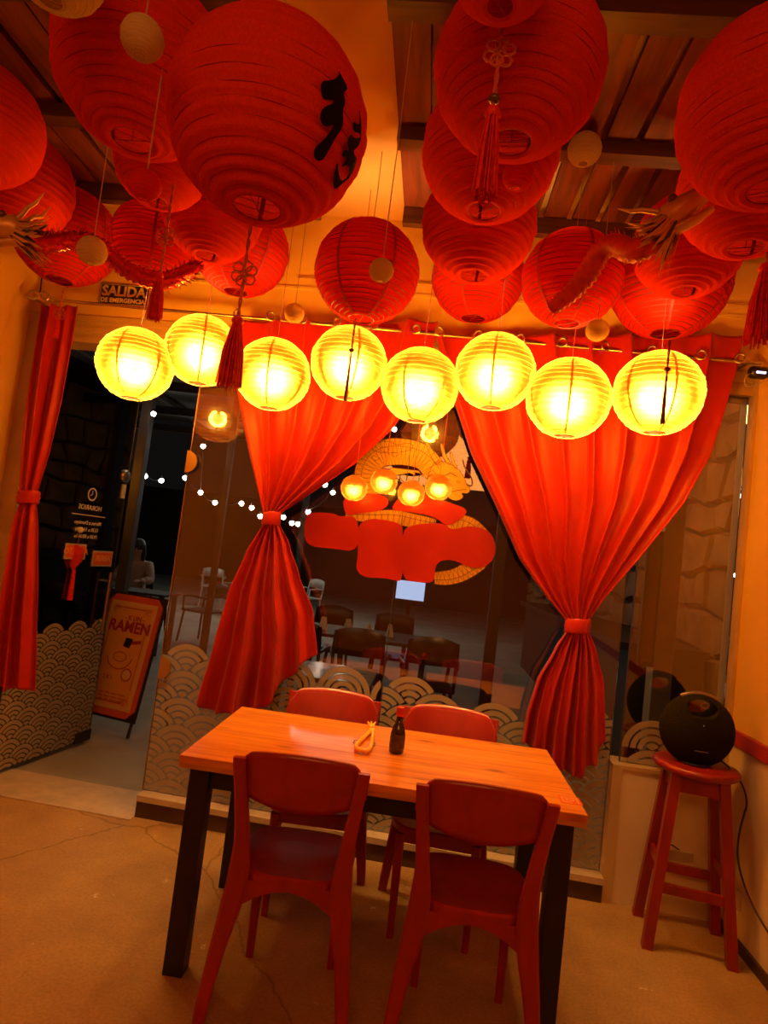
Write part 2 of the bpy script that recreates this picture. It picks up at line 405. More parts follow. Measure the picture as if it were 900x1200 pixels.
structure(MB().wbox(XL-.15, XR+.15, -.15, 0, 2.69, ZC), 'wall_front', MT['upper'])
# lintel with grooves, left jamb
lm = MB()
for z0, z1, t in ((2.655, 2.69, .012), (2.625, 2.655, 0), (2.595, 2.625, .008), (2.565, 2.595, -.004), (2.53, 2.565, .012)):
    lm.wbox(-2.36, XR, -.15, t, z0, z1)
structure(lm, 'trim_2', MT['lintel'])
structure(MB().wbox(XL, -2.36, -.15, .02, 0, 2.69), 'trim_3', MT['jamb'])
# thin ledge line and cable on the upper wall
structure(MB().wbox(-1.7, XR, 0, .008, 2.93, 2.945), 'trim_4', MT['upper'])
cb = MB(); cb.tube([wp(-2.43, .012, 2.78+.0), wp(-2.44, .012, 2.95), wp(-2.42, .012, 3.1), wp(-2.45, .012, 3.25)], .004, 6)
tag(cb.build('cable', MT['rubber']), 'thin dark cable running up the left corner beside the exit sign', 'cable')
cb = MB(); cb.tube([wp(x, .014+.004*math.sin(x*9), 3.0-.006*math.sin(x*5)) for x in [-.9+.1*i for i in range(25)]], .0035, 6)
tag(cb.build('cable', MT['cord']), 'thin pale cable clipped along the wall above the curtains', 'cable')
# kerb, sill and plastered stub wall under the right window
structure(MB().wbox(-1.38, 1.0, -.1, .05, 0, .085), 'wall_front_kerb', MT['dark'])
structure(MB().wbox(-1.38, 1.0, -.1, .06, .085, .115), 'trim_5', MT['sill'])
stub = structure(MB().wbox(1.0, XR-.001, -.12, .03, 0, .63), 'wall_front_stub', MT['cream'])
structure(MB().wbox(1.0, 1.045, .03, .042, 0, .645), 'trim_6', MT['lintel'], stub)
structure(MB().wbox(1.0, XR-.001, -.12, .038, .63, .648), 'trim_7', MT['lintel'], stub)
structure(MB().wbox(1.512, XR-.001, -.1, .03, .63, 2.69), 'trim_8', MT['lintel'])
structure(MB().wbox(-2.45, -1.38, -.25, .10, -.05, .006), 'threshold_floor', MT['sill'])
# ceiling timber: boards along the room, joists across, bright gaps between
def boards(x0, x1, pitch, gaps):
    x = x0; k = 0
    while x < x1-.03:
        w = min(pitch-(.03 if k in gaps else .008), x1-x)
        for y0, y1 in ((YB+.01, 1.86), (1.86, 2.5), (2.5, 3.14)):
            jz = random.uniform(0, .006)
            o = structure(MB().box(x, x+w, y0, y1-.003, 3.30+jz, 3.325+jz), 'ceiling_board', MT['ceilwood'], ceil_w)
        x += pitch; k += 1
ceil_w = structure(MB().box(-.74, -.33, YB+.01, 3.3, 3.335, ZC), 'ceiling_band', MT['plaster'])
boards(-.33, 1.52, .142, (1, 4, 5, 6, 7, 8, 10))
boards(-2.46, -.76, .165, (3, 7))
for x0, x1 in ((-.33, 1.528), (-2.465, -.76)):
    for y, h, w in ((-1.4, .06, .07), (.1, .06, .07), (1.2, .06, .07), (1.88, .06, .08), (2.53, .06, .075), (3.12, .085, .045)):
        structure(MB().box(x0, x1, y-w/2, y+w/2, 3.30-h, 3.30), 'ceiling_joist', MT['joist'], ceil_w)

# ---------------------------------------------------------------- glazing
def disc(c, r, th, n=28, half=False, rad_dir=1):
    pts = []
    for k in range(n+1):
        a = (-PI/2+PI*k/n) if half else 2*PI*k/(n+1)
        pts.append(c+WU*(rad_dir*r*math.cos(a))+Vector((0, 0, 1))*r*math.sin(a))
    return MB().poly(pts, WN, th)
def seigaiha(x0, x1, ztops, R, place, zmin):
    mb = MB(); rows = {}
    cs = []
    j = 0; z = zmin-R
    while z < 1.05:
        off = R if j % 2 else 0
        x = x0-R*2+off
        while x < x1+R*2:
            if z+R <= ztops(x)+.001: cs.append((x, z))
            x += 2*R
        z += R/2; j += 1
    for (cx, cz) in cs:
        fr = [(x, z) for x, z in cs if z < cz-1e-6 and abs(x-cx) < 2*R and cz-z < 2*R]
        for r0, r1 in ((.79, 1), (.55, .73), (.32, .49), (.02, .25)):
            NA = 36 if r1 > .5 else 20
            for k in range(NA):
                a0, a1 = PI*k/NA-.0, PI*(k+1)/NA
                q = [(cx+R*r*math.cos(a), cz+R*r*math.sin(a)) for r, a in ((r0, a0), (r1, a0), (r1, a1), (r0, a1))]
                mx = sum(p[0] for p in q)/4; mz = sum(p[1] for p in q)/4
                if not (x0 <= mx <= x1) or mz < zmin: continue
                if any((mx-x)**2+(mz-z)**2 < (R*1.06)**2 for x, z in fr): continue
                q = [(min(max(p[0], x0), x1), max(p[1], zmin)) for p in q]
                mb.add([place(*p) for p in q], [(0, 1, 2, 3)])
    return mb
rw = random.Random(3)
def tops_fn(base, amp, R):
    t = {}
    def f(x):
        k = round(x/R)
        if k not in t: t[k] = base+amp*math.sin(x*3.1)+rw.choice((-1, 0, 0, 1))*R/2
        return t[k]
    return f
tf = tops_fn(.9, .05, .145)
panes = []
for i, (x0, x1, z0) in enumerate(((-1.386, -.168, .115), (-.163, 1.0, .115), (1.048, 1.51, .65))):
    w = structure(MB().wbox(x0, x1, -.03, -.02, z0, 2.53), 'window_%d' % (i+1), MT['glass'])
    panes.append(w)
    if i < 2:
        seigaiha(x0+.004, x1-.004, tf, .145, lambda a, b: wp(a, -.018, b), z0+.002).build('frosted_wave_film', MT['frost'], w, kind='stuff')
    MB().wbox(x0-.003, x0, -.034, -.016, z0, 2.53).build('polished_edge', MT['brass'] if i == 0 else MT['post'], w)
seigaiha(1.05, 1.508, tops_fn(.84, .02, .145), .145, lambda a, b: wp(a, -.018, b), .652).build('frosted_wave_film', MT['frost'], panes[2], kind='stuff')
for c, r, n in ((wpx(219, 541, -.01), .062, 'glass_clamp'), (wpx(188, 782, -.01), .06, 'glass_clamp')):
    disc(c, r, .012, half=True).build(n, MT['brass'], panes[0])
# open glass door, hinged at the left, swung outwards
hinge = Vector((-2.33, 3.50, 0)); free = Vector((-2.195, 4.33, 0))
du = (free-hinge).normalized(); dn = Vector((du.y, -du.x, 0))   # normal towards the right
def dp(u, t, z): return hinge+du*u+dn*t+Vector((0, 0, z))
DWid = (free-hinge).length
door = structure(MB().hexa([dp(0, -.005, .02), dp(DWid, -.005, .02), dp(DWid, .005, .02), dp(0, .005, .02), dp(0, -.005, 2.5), dp(DWid, -.005, 2.5), dp(DWid, .005, 2.5), dp(0, .005, 2.5)]), 'door_1', MT['glass'])
seigaiha(.01, DWid-.01, tops_fn(.86, .04, .11), .11, lambda a, b: dp(a, .0065, b), .03).build('frosted_wave_film', MT['frost'], door, kind='stuff')
def dbox(u0, u1, t0, t1, z0, z1):
    return MB().hexa([dp(u0, t1, z0), dp(u1, t1, z0), dp(u1, t0, z0), dp(u0, t0, z0), dp(u0, t1, z1), dp(u1, t1, z1), dp(u1, t0, z1), dp(u0, t0, z1)])
dbox(DWid-.15, DWid+.002, -.014, .014, .02, .09).build('patch_fitting', MT['darkmetal'], door)
dbox(DWid-.15, DWid+.002, -.014, .014, 2.43, 2.5).build('patch_fitting', MT['darkmetal'], door)
dbox(DWid-.002, DWid+.001, -.006, .006, .1, 2.43).build('polished_edge', MT['steel'], door)
h = MB(); 
for t in (-.05, .05):
    h.tube([dp(DWid-.09, t, .78), dp(DWid-.09, t, 1.18)], .012, 10)
    for z in (.84, 1.12): h.tube([dp(DWid-.09, 0, z), dp(DWid-.09, t, z)], .008, 8)
h.build('pull_handle', MT['steel'], door)
lk = MB().lathe([(.0001, .02), (.035, .02), (.045, .012), (.045, 0)], 24, frame_m(dp(DWid-.035, .006, 1.86), du, (0, 0, 1)))
lk.build('door_lock', MT['steel'], door)
dbox(DWid-.05, DWid-.015, .005, .014, 1.70, 1.80).build('lock_plate', MT['white'], door)
def dframe(u, z, t=.0075): return frame_m(dp(u, t, z), du, (0, 0, 1))
# the lettering is on the outside face, so it reads mirrored from inside
for txt, z, s in (('HORARIOS', 1.60, .045), ('Martes a Domingo', 1.50, .034), ('12:30 a 16:00 hs', 1.455, .034), ('19:30 a 00:00 hs', 1.41, .034)):
    text_mb(txt, s, dframe(DWid-.34, z), .0005, True, .0006).build('door_lettering', MT['white'], door)
dbox(DWid-.5, DWid-.18, .006, .008, 1.547, 1.553).build('lettering_rule', MT['white'], door)
ck = MB(); m = dframe(DWid-.34, 1.69)
ck.add([m @ Vector((r*math.cos(2*PI*k/24), r*math.sin(2*PI*k/24), 0)) for r in (.034, .044) for k in range(24)], [(k, (k+1) % 24, 24+(k+1) % 24, 24+k) for k in range(24)])
ck.add([m @ Vector(p) for p in ((-.003, -.003, 0), (.003, -.003, 0), (.003, .024, 0), (-.003, .024, 0), (0, -.003, 0), (-.018, -.012, 0), (-.02, -.008, 0), (0, .003, 0))], [(0, 1, 2, 3), (4, 5, 6, 7)])
ck.build('clock_symbol', MT['white'], door)
def plaque(u, z, w, hh, txt, label):
    t = thing('door_plaque', label, 'sign', dp(u, .006, z))
    a = Matrix.Translation(-Vector(dp(u, .006, z)))
    q = dbox(u-w/2, u+w/2, .006, .012, z-hh/2, z+hh/2); q.v = [tuple(a @ Vector(v)) for v in q.v]; q.build('plaque_border', MT['sill'], t)
    q = dbox(u-w/2+.012, u+w/2-.012, .012, .014, z-hh/2+.012, z+hh/2-.012); q.v = [tuple(a @ Vector(v)) for v in q.v]; q.build('plaque_face', MT['orange'], t)
    q = text_mb(txt, hh*.55, dframe(u, z, .0155), .0005, True, .001); q.v = [tuple(a @ Vector(v)) for v in q.v]; q.build('plaque_lettering', MT['poster'], t)
plaque(DWid-.15, 1.27, .2, .105, 'ABRIR', 'small orange mirrored-lettering plaque on the glass door above the pull handle')
plaque(DWid-.42, 1.31, .19, .1, 'ABIERTO', 'small orange plaque on the glass door behind a red hanging charm')
t = thing('hanging_charm', 'red fabric charm with pink tassel hanging on the open glass door', 'ornament', dp(DWid-.42, .02, 1.3))
MB().poly([Vector(p) for p in ((-.05, 0, .03), (0, .0, .055), (.05, 0, .03), (.045, 0, -.05), (0, 0, -.11), (-.045, 0, -.05))], (0, -1, 0), .02).build('charm_body', MT['rcrepe'], t)
MB().tube([(0, 0, .055), (0, .004, .16)], .002, 5).build('charm_cord', MT['redcord'], t)
MB().tube([(0, 0, -.1), (0, 0, -.13), (0, 0, -.3)], [.008, .013, .02], 9).build('tassel', MT['tassel'], t)
MB().sphere((0, .004, .15), .02, 10).build('suction_cup', MT['white'], t)

# ---------------------------------------------------------------- exit sign
s = thing('exit_sign', 'black exit sign reading SALIDA DE EMERGENCIA above the door', 'sign', wp(-1.912, 0, 2.825))
o = wp(-1.912, 0, 2.825)
def rel(mb, o): mb.v = [tuple(Vector(v)-o) for v in mb.v]; return mb
rel(MB().wbox(-2.06, -1.765, .001, .01, 2.762, 2.888), o).build('sign_plate', MT['signblack'], s)
fr = MB()
for a, b, c_, d in ((-2.054, -1.771, 2.766, 2.769), (-2.054, -1.771, 2.881, 2.884), (-2.056, -2.053, 2.766, 2.884), (-1.772, -1.769, 2.766, 2.884)): fr.wbox(a, b, .01, .0115, c_, d)
rel(fr, o).build('sign_border', MT['signcream'], s)
m = frame_m(wp(-1.912, .0115, 2.842), WU, (0, 0, 1))
rel(text_mb('SALIDA', .082, m, .0006, False, .0028), o).build('sign_lettering', MT['signcream'], s)
m = frame_m(wp(-1.912, .0115, 2.789), WU, (0, 0, 1))
rel(text_mb('DE EMERGENCIA', .036, m, .0006, False, .0011), o).build('sign_lettering', MT['signcream'], s)

# ---------------------------------------------------------------- curtain rod and curtains
rod = thing('curtain_rod', 'thin steel curtain rod spanning the whole window wall', 'rod', wp(-.4, .1, 2.665))
q = MB().tube([wp(-2.44, .1, 2.735), wp(1.5, .1, 2.665)], .0085, 10); rel(q, wp(-.4, .1, 2.665)).build('rod_pole', MT['steel'], rod)
for x in (-2.40, -.2, 1.44):
    zz = 2.735-(x+2.44)/3.94*.07
    q = MB().tube([wp(x, .0, zz), wp(x, .1, zz)], .008, 8); rel(q, wp(-.4, .1, 2.665)).build('rod_bracket', MT['steel'], rod)
def rodz(x): return 2.735-(x+2.44)/3.94*.07
def curtain(name, label, keys, nple, tie_y, bot, rings, seed=0):
    """keys: (pixel y, left px, right px, fold depth); bot: list of bottom px-y across the width"""
    K = []
    for py, l, r, a in keys:
        pl, pr = wpx(l, py, .1), wpx(r, py+ (r-l)*.0, .1)
        K.append((py, pl.x, pr.x, pl.z, pr.z, a))
    rnd = random.Random(seed)
    NU = nple*16; NV = 64
    ph = [rnd.uniform(-.5, .5) for _ in range(nple+2)]
    am = [rnd.uniform(.6, 1.25) for _ in range(nple+2)]
    org = wp(K[0][1], .1, 1.3)
    th = thing(name, label, 'curtain', org)
    py0, pyt, py1 = keys[0][0], tie_y, keys[-1][0]
    def surf(u, py, lower):
        xl, xr, zl, zr, a = lerp(K, py)
        x = xl+(xr-xl)*u; z = zl+(zr-zl)*u
        if lower:
            t = (py-pyt)/(py1-pyt); b = lerp(bot, u)[0]; zb = wpx(lerp(keys, py1)[0]+(lerp(keys, py1)[1]-lerp(keys, py1)[0])*u, b, .1).z
            z0 = (K2[3]+K2[4])/2; z = z0+(zb-z0)*t
        else:
            # the folds hang: the middle of the drape bows a little
            pass
        i = u*nple; k = int(i)
        wv = math.sin(2*PI*(u*nple+ph[k]*.25*math.sin(PI*(i-k))))
        wv2 = math.sin(2*PI*(u*nple*.5+ph[k+1]*.1)+py*.01)
        y = a*(wv*am[k]*.75+wv2*.35)
        sh = (xr-xl)/nple*.22*math.cos(2*PI*u*nple)*(1 if a > .015 else .4)
        return wp(x+sh*.6, .1+y, z)
    K2 = lerp(K, pyt); K2 = (0,)+K2
    for lower in (0, 1):
        mb = MB(); vs = []
        ys = [py0+(pyt-py0)*j/NV for j in range(NV+1)] if not lower else [pyt+(py1-pyt)*j/NV for j in range(NV+1)]
        for y in ys:
            for i in range(NU+1):
                vs.append(surf(i/NU*.9999, y, lower)-org)
        fs = [(j*(NU+1)+i, j*(NU+1)+i+1, (j+1)*(NU+1)+i+1, (j+1)*(NU+1)+i) for j in range(NV) for i in range(NU)]
        mb.add(vs, fs, True)
        ob = mb.build('drape' if not lower else 'tail', MT['curtain'], th)
        so = ob.modifiers.new('thick', 'SOLIDIFY'); so.thickness = .003
    # tie band
    xl, xr, zl, zr, a = lerp(K, pyt); c = wp((xl+xr)/2, .1, (zl+zr)/2)-org; w = (xr-xl)/2
    mb = MB()
    prof = [(1.0, -.035), (1.12, -.028), (1.08, -.012), (1.16, 0), (1.08, .012), (1.14, .026), (1.0, .035)]
    vs = []; n = 20
    for r, z in prof:
        for k in range(n): vs.append(c+WU*(w*r*1.05*math.cos(2*PI*k/n))+WN*(.045*r*math.sin(2*PI*k/n))+Vector((0, 0, z+.006*math.cos(2*PI*k/n))))
    mb.add(vs, [(i*n+k, i*n+(k+1) % n, (i+1)*n+(k+1) % n, (i+1)*n+k) for i in range(len(prof)-1) for k in range(n)], True)
    mb.build('tie_band', MT['curtain'], th)
    for x in rings:
        z = rodz(x); m = Matrix.Translation(wp(x, .15, z)-org) @ Matrix.Rotation(.5*rnd.choice((-1, 1)), 4, 'Z') @ Matrix.Rotation(PI/2, 4, 'X')
        prof = [(.022+.006*math.cos(2*PI*k/8), .004*math.sin(2*PI*k/8)) for k in range(9)]
        MB().lathe(prof, 18, m).build('grommet', MT['steel'], th)
    return th
curtain('curtain', 'middle red satin curtain gathered by a band behind the third lit lantern',
        [(376, 276, 508, .035), (400, 274, 504, .045), (453, 272, 490, .045), (503, 282, 455, .042), (543, 292, 413, .036), (580, 303, 360, .026), (602, 309, 328, .015), (614, 309, 327, .013), (650, 288, 337, .028), (700, 266, 346, .04), (760, 249, 360, .05), (830, 228, 362, .055)],
        6, 608, [(0, 822), (.15, 836), (.5, 838), (.62, 830), (.75, 800), (.9, 778), (1, 765)], (-1.17, -.98, -.8, -.62, -.42, -.2), 3)
curtain('curtain', 'widest red satin curtain, on the right, gathered behind the round black speaker side',
        [(392, 506, 866, .035), (420, 512, 862, .045), (480, 531, 846, .045), (533, 549, 829, .042), (590, 577, 798, .036), (655, 607, 746, .03), (700, 640, 708, .022), (726, 663, 690, .014), (740, 664, 690, .013), (770, 648, 697, .03), (820, 625, 704, .04), (870, 612, 704, .045), (912, 606, 704, .05)],
        8, 733, [(0, 868), (.25, 885), (.5, 902), (.75, 912), (.9, 895), (1, 868)], (-.08, .12, .33, .54, .75, .97, 1.2, 1.38), 5)
curtain('curtain', 'narrow red satin curtain tied at the far left beside the glass door',
        [(358, 46, 90, .03), (400, 40, 84, .04), (470, 30, 72, .035), (530, 25, 58, .028), (575, 23, 44, .016), (592, 22, 43, .014), (620, 14, 44, .025), (700, 2, 42, .035), (806, -14, 38, .04)],
        3, 583, [(0, 800), (.4, 810), (.7, 806), (1, 812)], (-2.37, -2.3), 8)

# ---------------------------------------------------------------- table and chairs
TX0, TX1, TY0, TY1 = -.775, .614, 2.185, 2.92
tb = thing('dining_table', 'pine-topped dining table with black legs in the middle of the room', 'table', ((TX0+TX1)/2, (TY0+TY1)/2, 0))
hw, hd = (TX1-TX0)/2, (TY1-TY0)/2
npl = 5; pw = 2*hd/npl
for k in range(npl):
    o_ = MB().bevbox(-hw, hw, -hd+pw*k+.0004, -hd+pw*(k+1)-.0004, .725, .75, .0012).build('tabletop_plank', MT['table'], tb)
MB().bevbox(-hw+.001, hw-.001, -hd+.001, -hd+.03, .708, .7248, .002).build('edge_strip', MT['tedge'], tb)
MB().bevbox(-hw+.001, hw-.001, hd-.03, hd-.001, .708, .7248, .002).build('edge_strip', MT['tedge'], tb)
for sx in (-1, 1):
    MB().bevbox(sx*(hw-.001)-(.029 if sx > 0 else 0), sx*(hw-.001)+(.029 if sx < 0 else 0), -hd+.031, hd-.031, .708, .7248, .002).build('edge_strip', MT['tedge'], tb)
for sx in (-1, 1):
    for sy_ in (-1, 1):
        x = sx*(hw-.065); y = sy_*(hd-.075)
        MB().bevbox(x-.035, x+.035, y-.035, y+.035, 0, .724, .003).build('leg', MT['black'], tb)
for sy_ in (-1, 1):
    y = sy_*(hd-.075); MB().box(-hw+.1, hw-.1, y-.012, y+.012, .63, .722).build('apron', MT['black'], tb)
for sx in (-1, 1):
    x = sx*(hw-.065); MB().box(x-.012, x+.012, -hd+.11, hd-.11, .63, .722).build('apron', MT['black'], tb)

def ribbon(path, wx, wy):   # square-section swept post along path [(x,y,z)]; wx, wy lists of half sizes
    mb = MB(); vs = []; n = len(path)
    for i, p in enumerate(path):
        a, b = wx[i], wy[i]; bev = .3
        for sx, sy2 in ((-1, -1+bev), (-1+bev, -1), (1-bev, -1), (1, -1+bev), (1, 1-bev), (1-bev, 1), (-1+bev, 1), (-1, 1-bev)):
            vs.append((p[0]+sx*a, p[1]+sy2*b, p[2]))
    fs = [(i*8+k, i*8+(k+1) % 8, (i+1)*8+(k+1) % 8, (i+1)*8+k) for i in range(n-1) for k in range(8)]
    fs += [tuple(range(8))[::-1], tuple((n-1)*8+k for k in range(8))]
    return mb.add(vs, fs)
def spl(keys, n):
    out = []
    for i in range(n+1):
        z = keys[0][0]+(keys[-1][0]-keys[0][0])*i/n
        # catmull-rom
        for j in range(len(keys)-1):
            if z <= keys[j+1][0]+1e-9: break
        p0 = keys[max(j-1, 0)]; p1 = keys[j]; p2 = keys[j+1]; p3 = keys[min(j+2, len(keys)-1)]
        t = (z-p1[0])/(p2[0]-p1[0]); r = [z]
        for c in range(1, len(p1)):
            r.append(.5*((2*p1[c])+(-p0[c]+p2[c])*t+(2*p0[c]-5*p1[c]+4*p2[c]-p3[c])*t*t+(-p0[c]+3*p1[c]-3*p2[c]+p3[c])*t**3))
        out.append(r)
    return out
CH = {}
def chair_meshes():
    # rear post keys: z, x centre, y, half width x, half width y
    keys = [(0, .225, -.005, .019, .014), (.2, .203, .022, .025, .018), (.36, .177, .04, .034, .022), (.44, .168, .043, .034, .022), (.55, .172, .034, .024, .017), (.7, .187, .006, .021, .014), (.825, .2, -.028, .02, .012)]
    for s, nm in ((-1, 'pl'), (1, 'pr')):
        P = spl(keys, 26)
        CH[nm] = ribbon([(s*p[1], p[2], p[0]) for p in P], [p[3] for p in P], [p[4] for p in P]).mesh('rear_post', MT['chair'])
        F_ = [(0, .15, .345, .013), (.2, .152, .345, .016), (.41, .155, .345, .019)]
        P = spl(F_, 8)
        CH['f'+nm] = ribbon([(s*p[1], p[2], p[0]) for p in P], [p[3] for p in P], [p[3] for p in P]).mesh('front_leg', MT['chair'])
    # back rest: curved panel, straight-ish top with rounded corners, deep curved bottom
    mb = MB(); NX, NZ = 26, 8; vs = []
    for side in (0, 1):
        for i in range(NX+1):
            u = -1+2*i/NX; x = u*.216
            top = .858-.022*u*u-.075*max(0, (abs(u)-.72)/.28)**2.2
            bot = .70+.012-(1-u*u)*.052+(.02*max(0, abs(u)-.9)/.1)
            for j in range(NZ+1):
                z = bot+(top-bot)*j/NZ
                yy = -.028-.262*(z-.83)+.004-.028*(1-u*u)
                vs.append((x, yy+(.008 if side else -.008)+.02, z))
    n1 = (NX+1)*(NZ+1); idx = lambda s, i, j: s*n1+i*(NZ+1)+j
    fs = []
    for i in range(NX):
        for j in range(NZ):
            fs.append((idx(0, i, j), idx(0, i+1, j), idx(0, i+1, j+1), idx(0, i, j+1))); fs.append((idx(1, i, j), idx(1, i, j+1), idx(1, i+1, j+1), idx(1, i+1, j)))
        for j in (0, NZ): fs.append((idx(0, i, j), idx(1, i, j), idx(1, i+1, j), idx(0, i+1, j)))
    for j in range(NZ):
        for i in (0, NX): fs.append((idx(0, i, j), idx(1, i, j), idx(1, i, j+1), idx(0, i, j+1)))
    mb.add(vs, fs, True); me = mb.mesh('backrest', MT['chair']); CH['back'] = me
    # seat: rounded trapezoid, dished
    out = []
    for k in range(48):
        a = 2*PI*k/48; c, s_ = math.cos(a), math.sin(a)
        x = math.copysign(abs(c)**.55, c)*(.178+.03*(s_*.5+.5)); y = .21+math.copysign(abs(s_)**.6, s_)*.19
        out.append((x, y))
    mb = MB(); rings = [(1, .424), (1.0, .445), (.965, .452), (.8, .449), (.5, .444), (.2, .442)]
    vs = []
    for r, z in [(.9, .42)]+rings:
        for x, y in out: vs.append((x*r, .21+(y-.21)*r, z))
    n = 48
    fs = [(i*n+k, i*n+(k+1) % n, (i+1)*n+(k+1) % n, (i+1)*n+k) for i in range(len(rings)) for k in range(n)]
    fs += [tuple(range(n))[::-1], tuple(len(rings)*n+k for k in range(n))]
    mb.add(vs, fs, False); CH['seat'] = mb.mesh('seat', MT['chair'])
    # arched rear bracket under the seat
    pts = [Vector((x, .03, z)) for x, z in [(-.165, .425), (.165, .425), (.172, .335), (.15, .345), (.1, .378), (.05, .398), (0, .405), (-.05, .398), (-.1, .378), (-.15, .345), (-.172, .335)]]
    CH['arch'] = MB().poly(pts, (0, 1, 0), .026).mesh('rear_apron', MT['chair'])
    CH['rail'] = MB().box(-.14, .14, .33, .352, .375, .422).mesh('front_apron', MT['chair'])
    for s, nm in ((-1, 'sl'), (1, 'sr')):
        CH[nm] = MB().hexa([(s*.165-.01, .055, .375), (s*.165+.01, .055, .375), (s*.155+.01, .33, .375), (s*.155-.01, .33, .375), (s*.165-.01, .055, .422), (s*.165+.01, .055, .422), (s*.155+.01, .33, .422), (s*.155-.01, .33, .422)]).mesh('side_apron', MT['chair'])
chair_meshes()
def chair(x, y, rz, label):
    t = thing('dining_chair', label, 'chair', (x, y, 0), rz, 'red chairs around the pine table')
    for nm, k in (('rear_post', 'pl'), ('rear_post', 'pr'), ('front_leg', 'fpl'), ('front_leg', 'fpr'), ('backrest', 'back'), ('seat', 'seat'), ('rear_apron', 'arch'), ('front_apron', 'rail'), ('side_apron', 'sl'), ('side_apron', 'sr')):
        link(nm, CH[k], t)
chair(-.325, 2.065, R_ if (R_ := math.radians(2)) else 0, 'red wooden chair in front of the table, left one with its back to us')
chair(.262, 2.05, math.radians(-1.5), 'red wooden chair in front of the table, right one nearest the stool')
chair(-.365, 3.02, PI+math.radians(2), 'red wooden chair across the table on the left, only its top showing')
chair(.185, 3.0, PI+math.radians(-3), 'red wooden chair across the table behind the soy sauce bottle')

# things on the table
b = thing('sauce_bottle', 'small dark soy sauce bottle with a red cap on the table', 'bottle', atz(464, 882, .75)); b.scale = (1.15, 1.15, 1.28)
MB().lathe([(.0001, 0), (.023, 0), (.0255, .004), (.026, .03), (.025, .06), (.02, .078), (.0125, .092), (.011, .112), (.0001, .112)], 24).build('bottle_body', MT['soy'], b)
MB().lathe([(.0262, .016), (.0264, .017), (.0258, .058), (.0255, .059)], 24).build('bottle_label', MT['soylabel'], b)
MB().lathe([(.0001, .112), (.0145, .112), (.015, .118), (.0145, .136), (.011, .141), (.0001, .142)], 20).build('cap', MT['soycap'], b)
MB().tube([(.008, -.003, .138), (.022, -.004, .143)], .004, 6).build('spout', MT['soycap'], b)
p0 = atz(424, 884, .75)
b = thing('training_chopsticks', 'yellow looped plastic chopsticks lying left of the soy bottle', 'chopsticks', p0)
lp = smooth2([(-.0, .0), (-.022, .012), (-.018, .05), (-.006, .1), (.004, .15), (.008, .17), (.012, .15), (.016, .09), (.02, .03), (.014, .0)], 2)
MB().tube([(x*1.15, y*1.1, .008) for x, y in lp+lp[:1]], .0062, 8).build('looped_stick', MT['yellowpl'], b)
for a, nm in ((-.8, 'tip'), (.35, 'tip'), (-.25, 'tip')):
    MB().tube([(.006, .17, .012), (.006+.03*math.sin(a)*.8, .18+.02*math.cos(a), .02)], [.006, .003], 7).build(nm, MT['yellowpl'], b)
MB().tube([(.0, .15, .009), (.016, .155, .009)], .009, 8).build('binding', MT['yellowpl'], b)
b.scale = (1.25, 1.8, 1.7)
def flat_square(name, label, px, py, w, hh, mt, mt2, seal=False):
    c = atz(px, py, .7503); t = thing(name, label, 'sticker', c)
    if seal:
        MB().bevbox(-w/2, w/2, -hh/2, hh/2, 0, .0008, .0003).build('sticker_ground', mt, t)
        g = MB()
        for (x0, x1, y0, y1) in ((-.75, .75, .55, .68), (-.75, -.62, -.7, .68), (.62, .75, -.7, .68), (-.4, .4, .2, .32), (-.4, -.28, -.2, .3), (.28, .4, -.2, .3), (-.4, .4, -.2, -.08), (-.75, .1, -.7, -.58)):
            g.box(x0*w/2, x1*w/2, y0*hh/2, y1*hh/2, .0008, .0014)
        g.build('sticker_print', mt2, t)
    else:
        g = MB()
        for (x0, x1, y0, y1) in ((-1, -.5, .9, 1), (.5, 1, .9, 1), (-1, -.9, -1, 1), (.9, 1, -1, 1), (-1, -.5, -1, -.9), (.5, 1, -1, -.9)):
            g.box(x0*w/2, x1*w/2, y0*hh/2, y1*hh/2, 0, .0012)
        g.build('outline_print', mt, t)
flat_square('table_sticker', 'square red sticker at the near right corner of the tabletop', 668, 938, .075, .07, MT['orange'], MT['posterp'], True)
flat_square('table_mark', 'thin dark square outline printed beneath the yellow chopsticks', 427, 871, .09, .05, MT['decline'], MT['decline'])

# ---------------------------------------------------------------- stool, speaker, cable, outlets
st = thing('bar_stool', 'tall dark red wooden stool in the right corner under the speaker', 'stool', (1.29, 3.0, 0), math.radians(-10))
SH = .765
MB().lathe([(.0001, SH-.034), (.168, SH-.034), (.176, SH-.028), (.178, SH-.012), (.17, SH-.002), (.16, SH), (.0001, SH)], 40).build('seat', MT['stool'], st)
feet = []
for sx in (-1, 1):
    for sy_ in (-1, 1):
        a = Vector((sx*.165, sy_*.135, 0)); b_ = Vector((sx*.095, sy_*.085, SH-.034))
        mb = MB(); w = .021
        mb.hexa([(a.x-w, a.y-w, 0), (a.x+w, a.y-w, 0), (a.x+w, a.y+w, 0), (a.x-w, a.y+w, 0), (b_.x-w, b_.y-w, b_.z), (b_.x+w, b_.y-w, b_.z), (b_.x+w, b_.y+w, b_.z), (b_.x-w, b_.y+w, b_.z)])
        mb.build('leg', MT['stool'], st); feet.append((sx, sy_))
def stp(sx, sy_, z): t = z/(SH-.034); return Vector((sx*(.165-.07*t), sy_*(.135-.05*t), z))
def bar(a, b_, hh, th): 
    d = (b_-a).normalized(); n_ = Vector((-d.y, d.x, 0))*th; u_ = Vector((0, 0, hh))
    return MB().hexa([a-n_-u_, b_-n_-u_, b_+n_-u_, a+n_-u_, a-n_+u_, b_-n_+u_, b_+n_+u_, a+n_+u_])
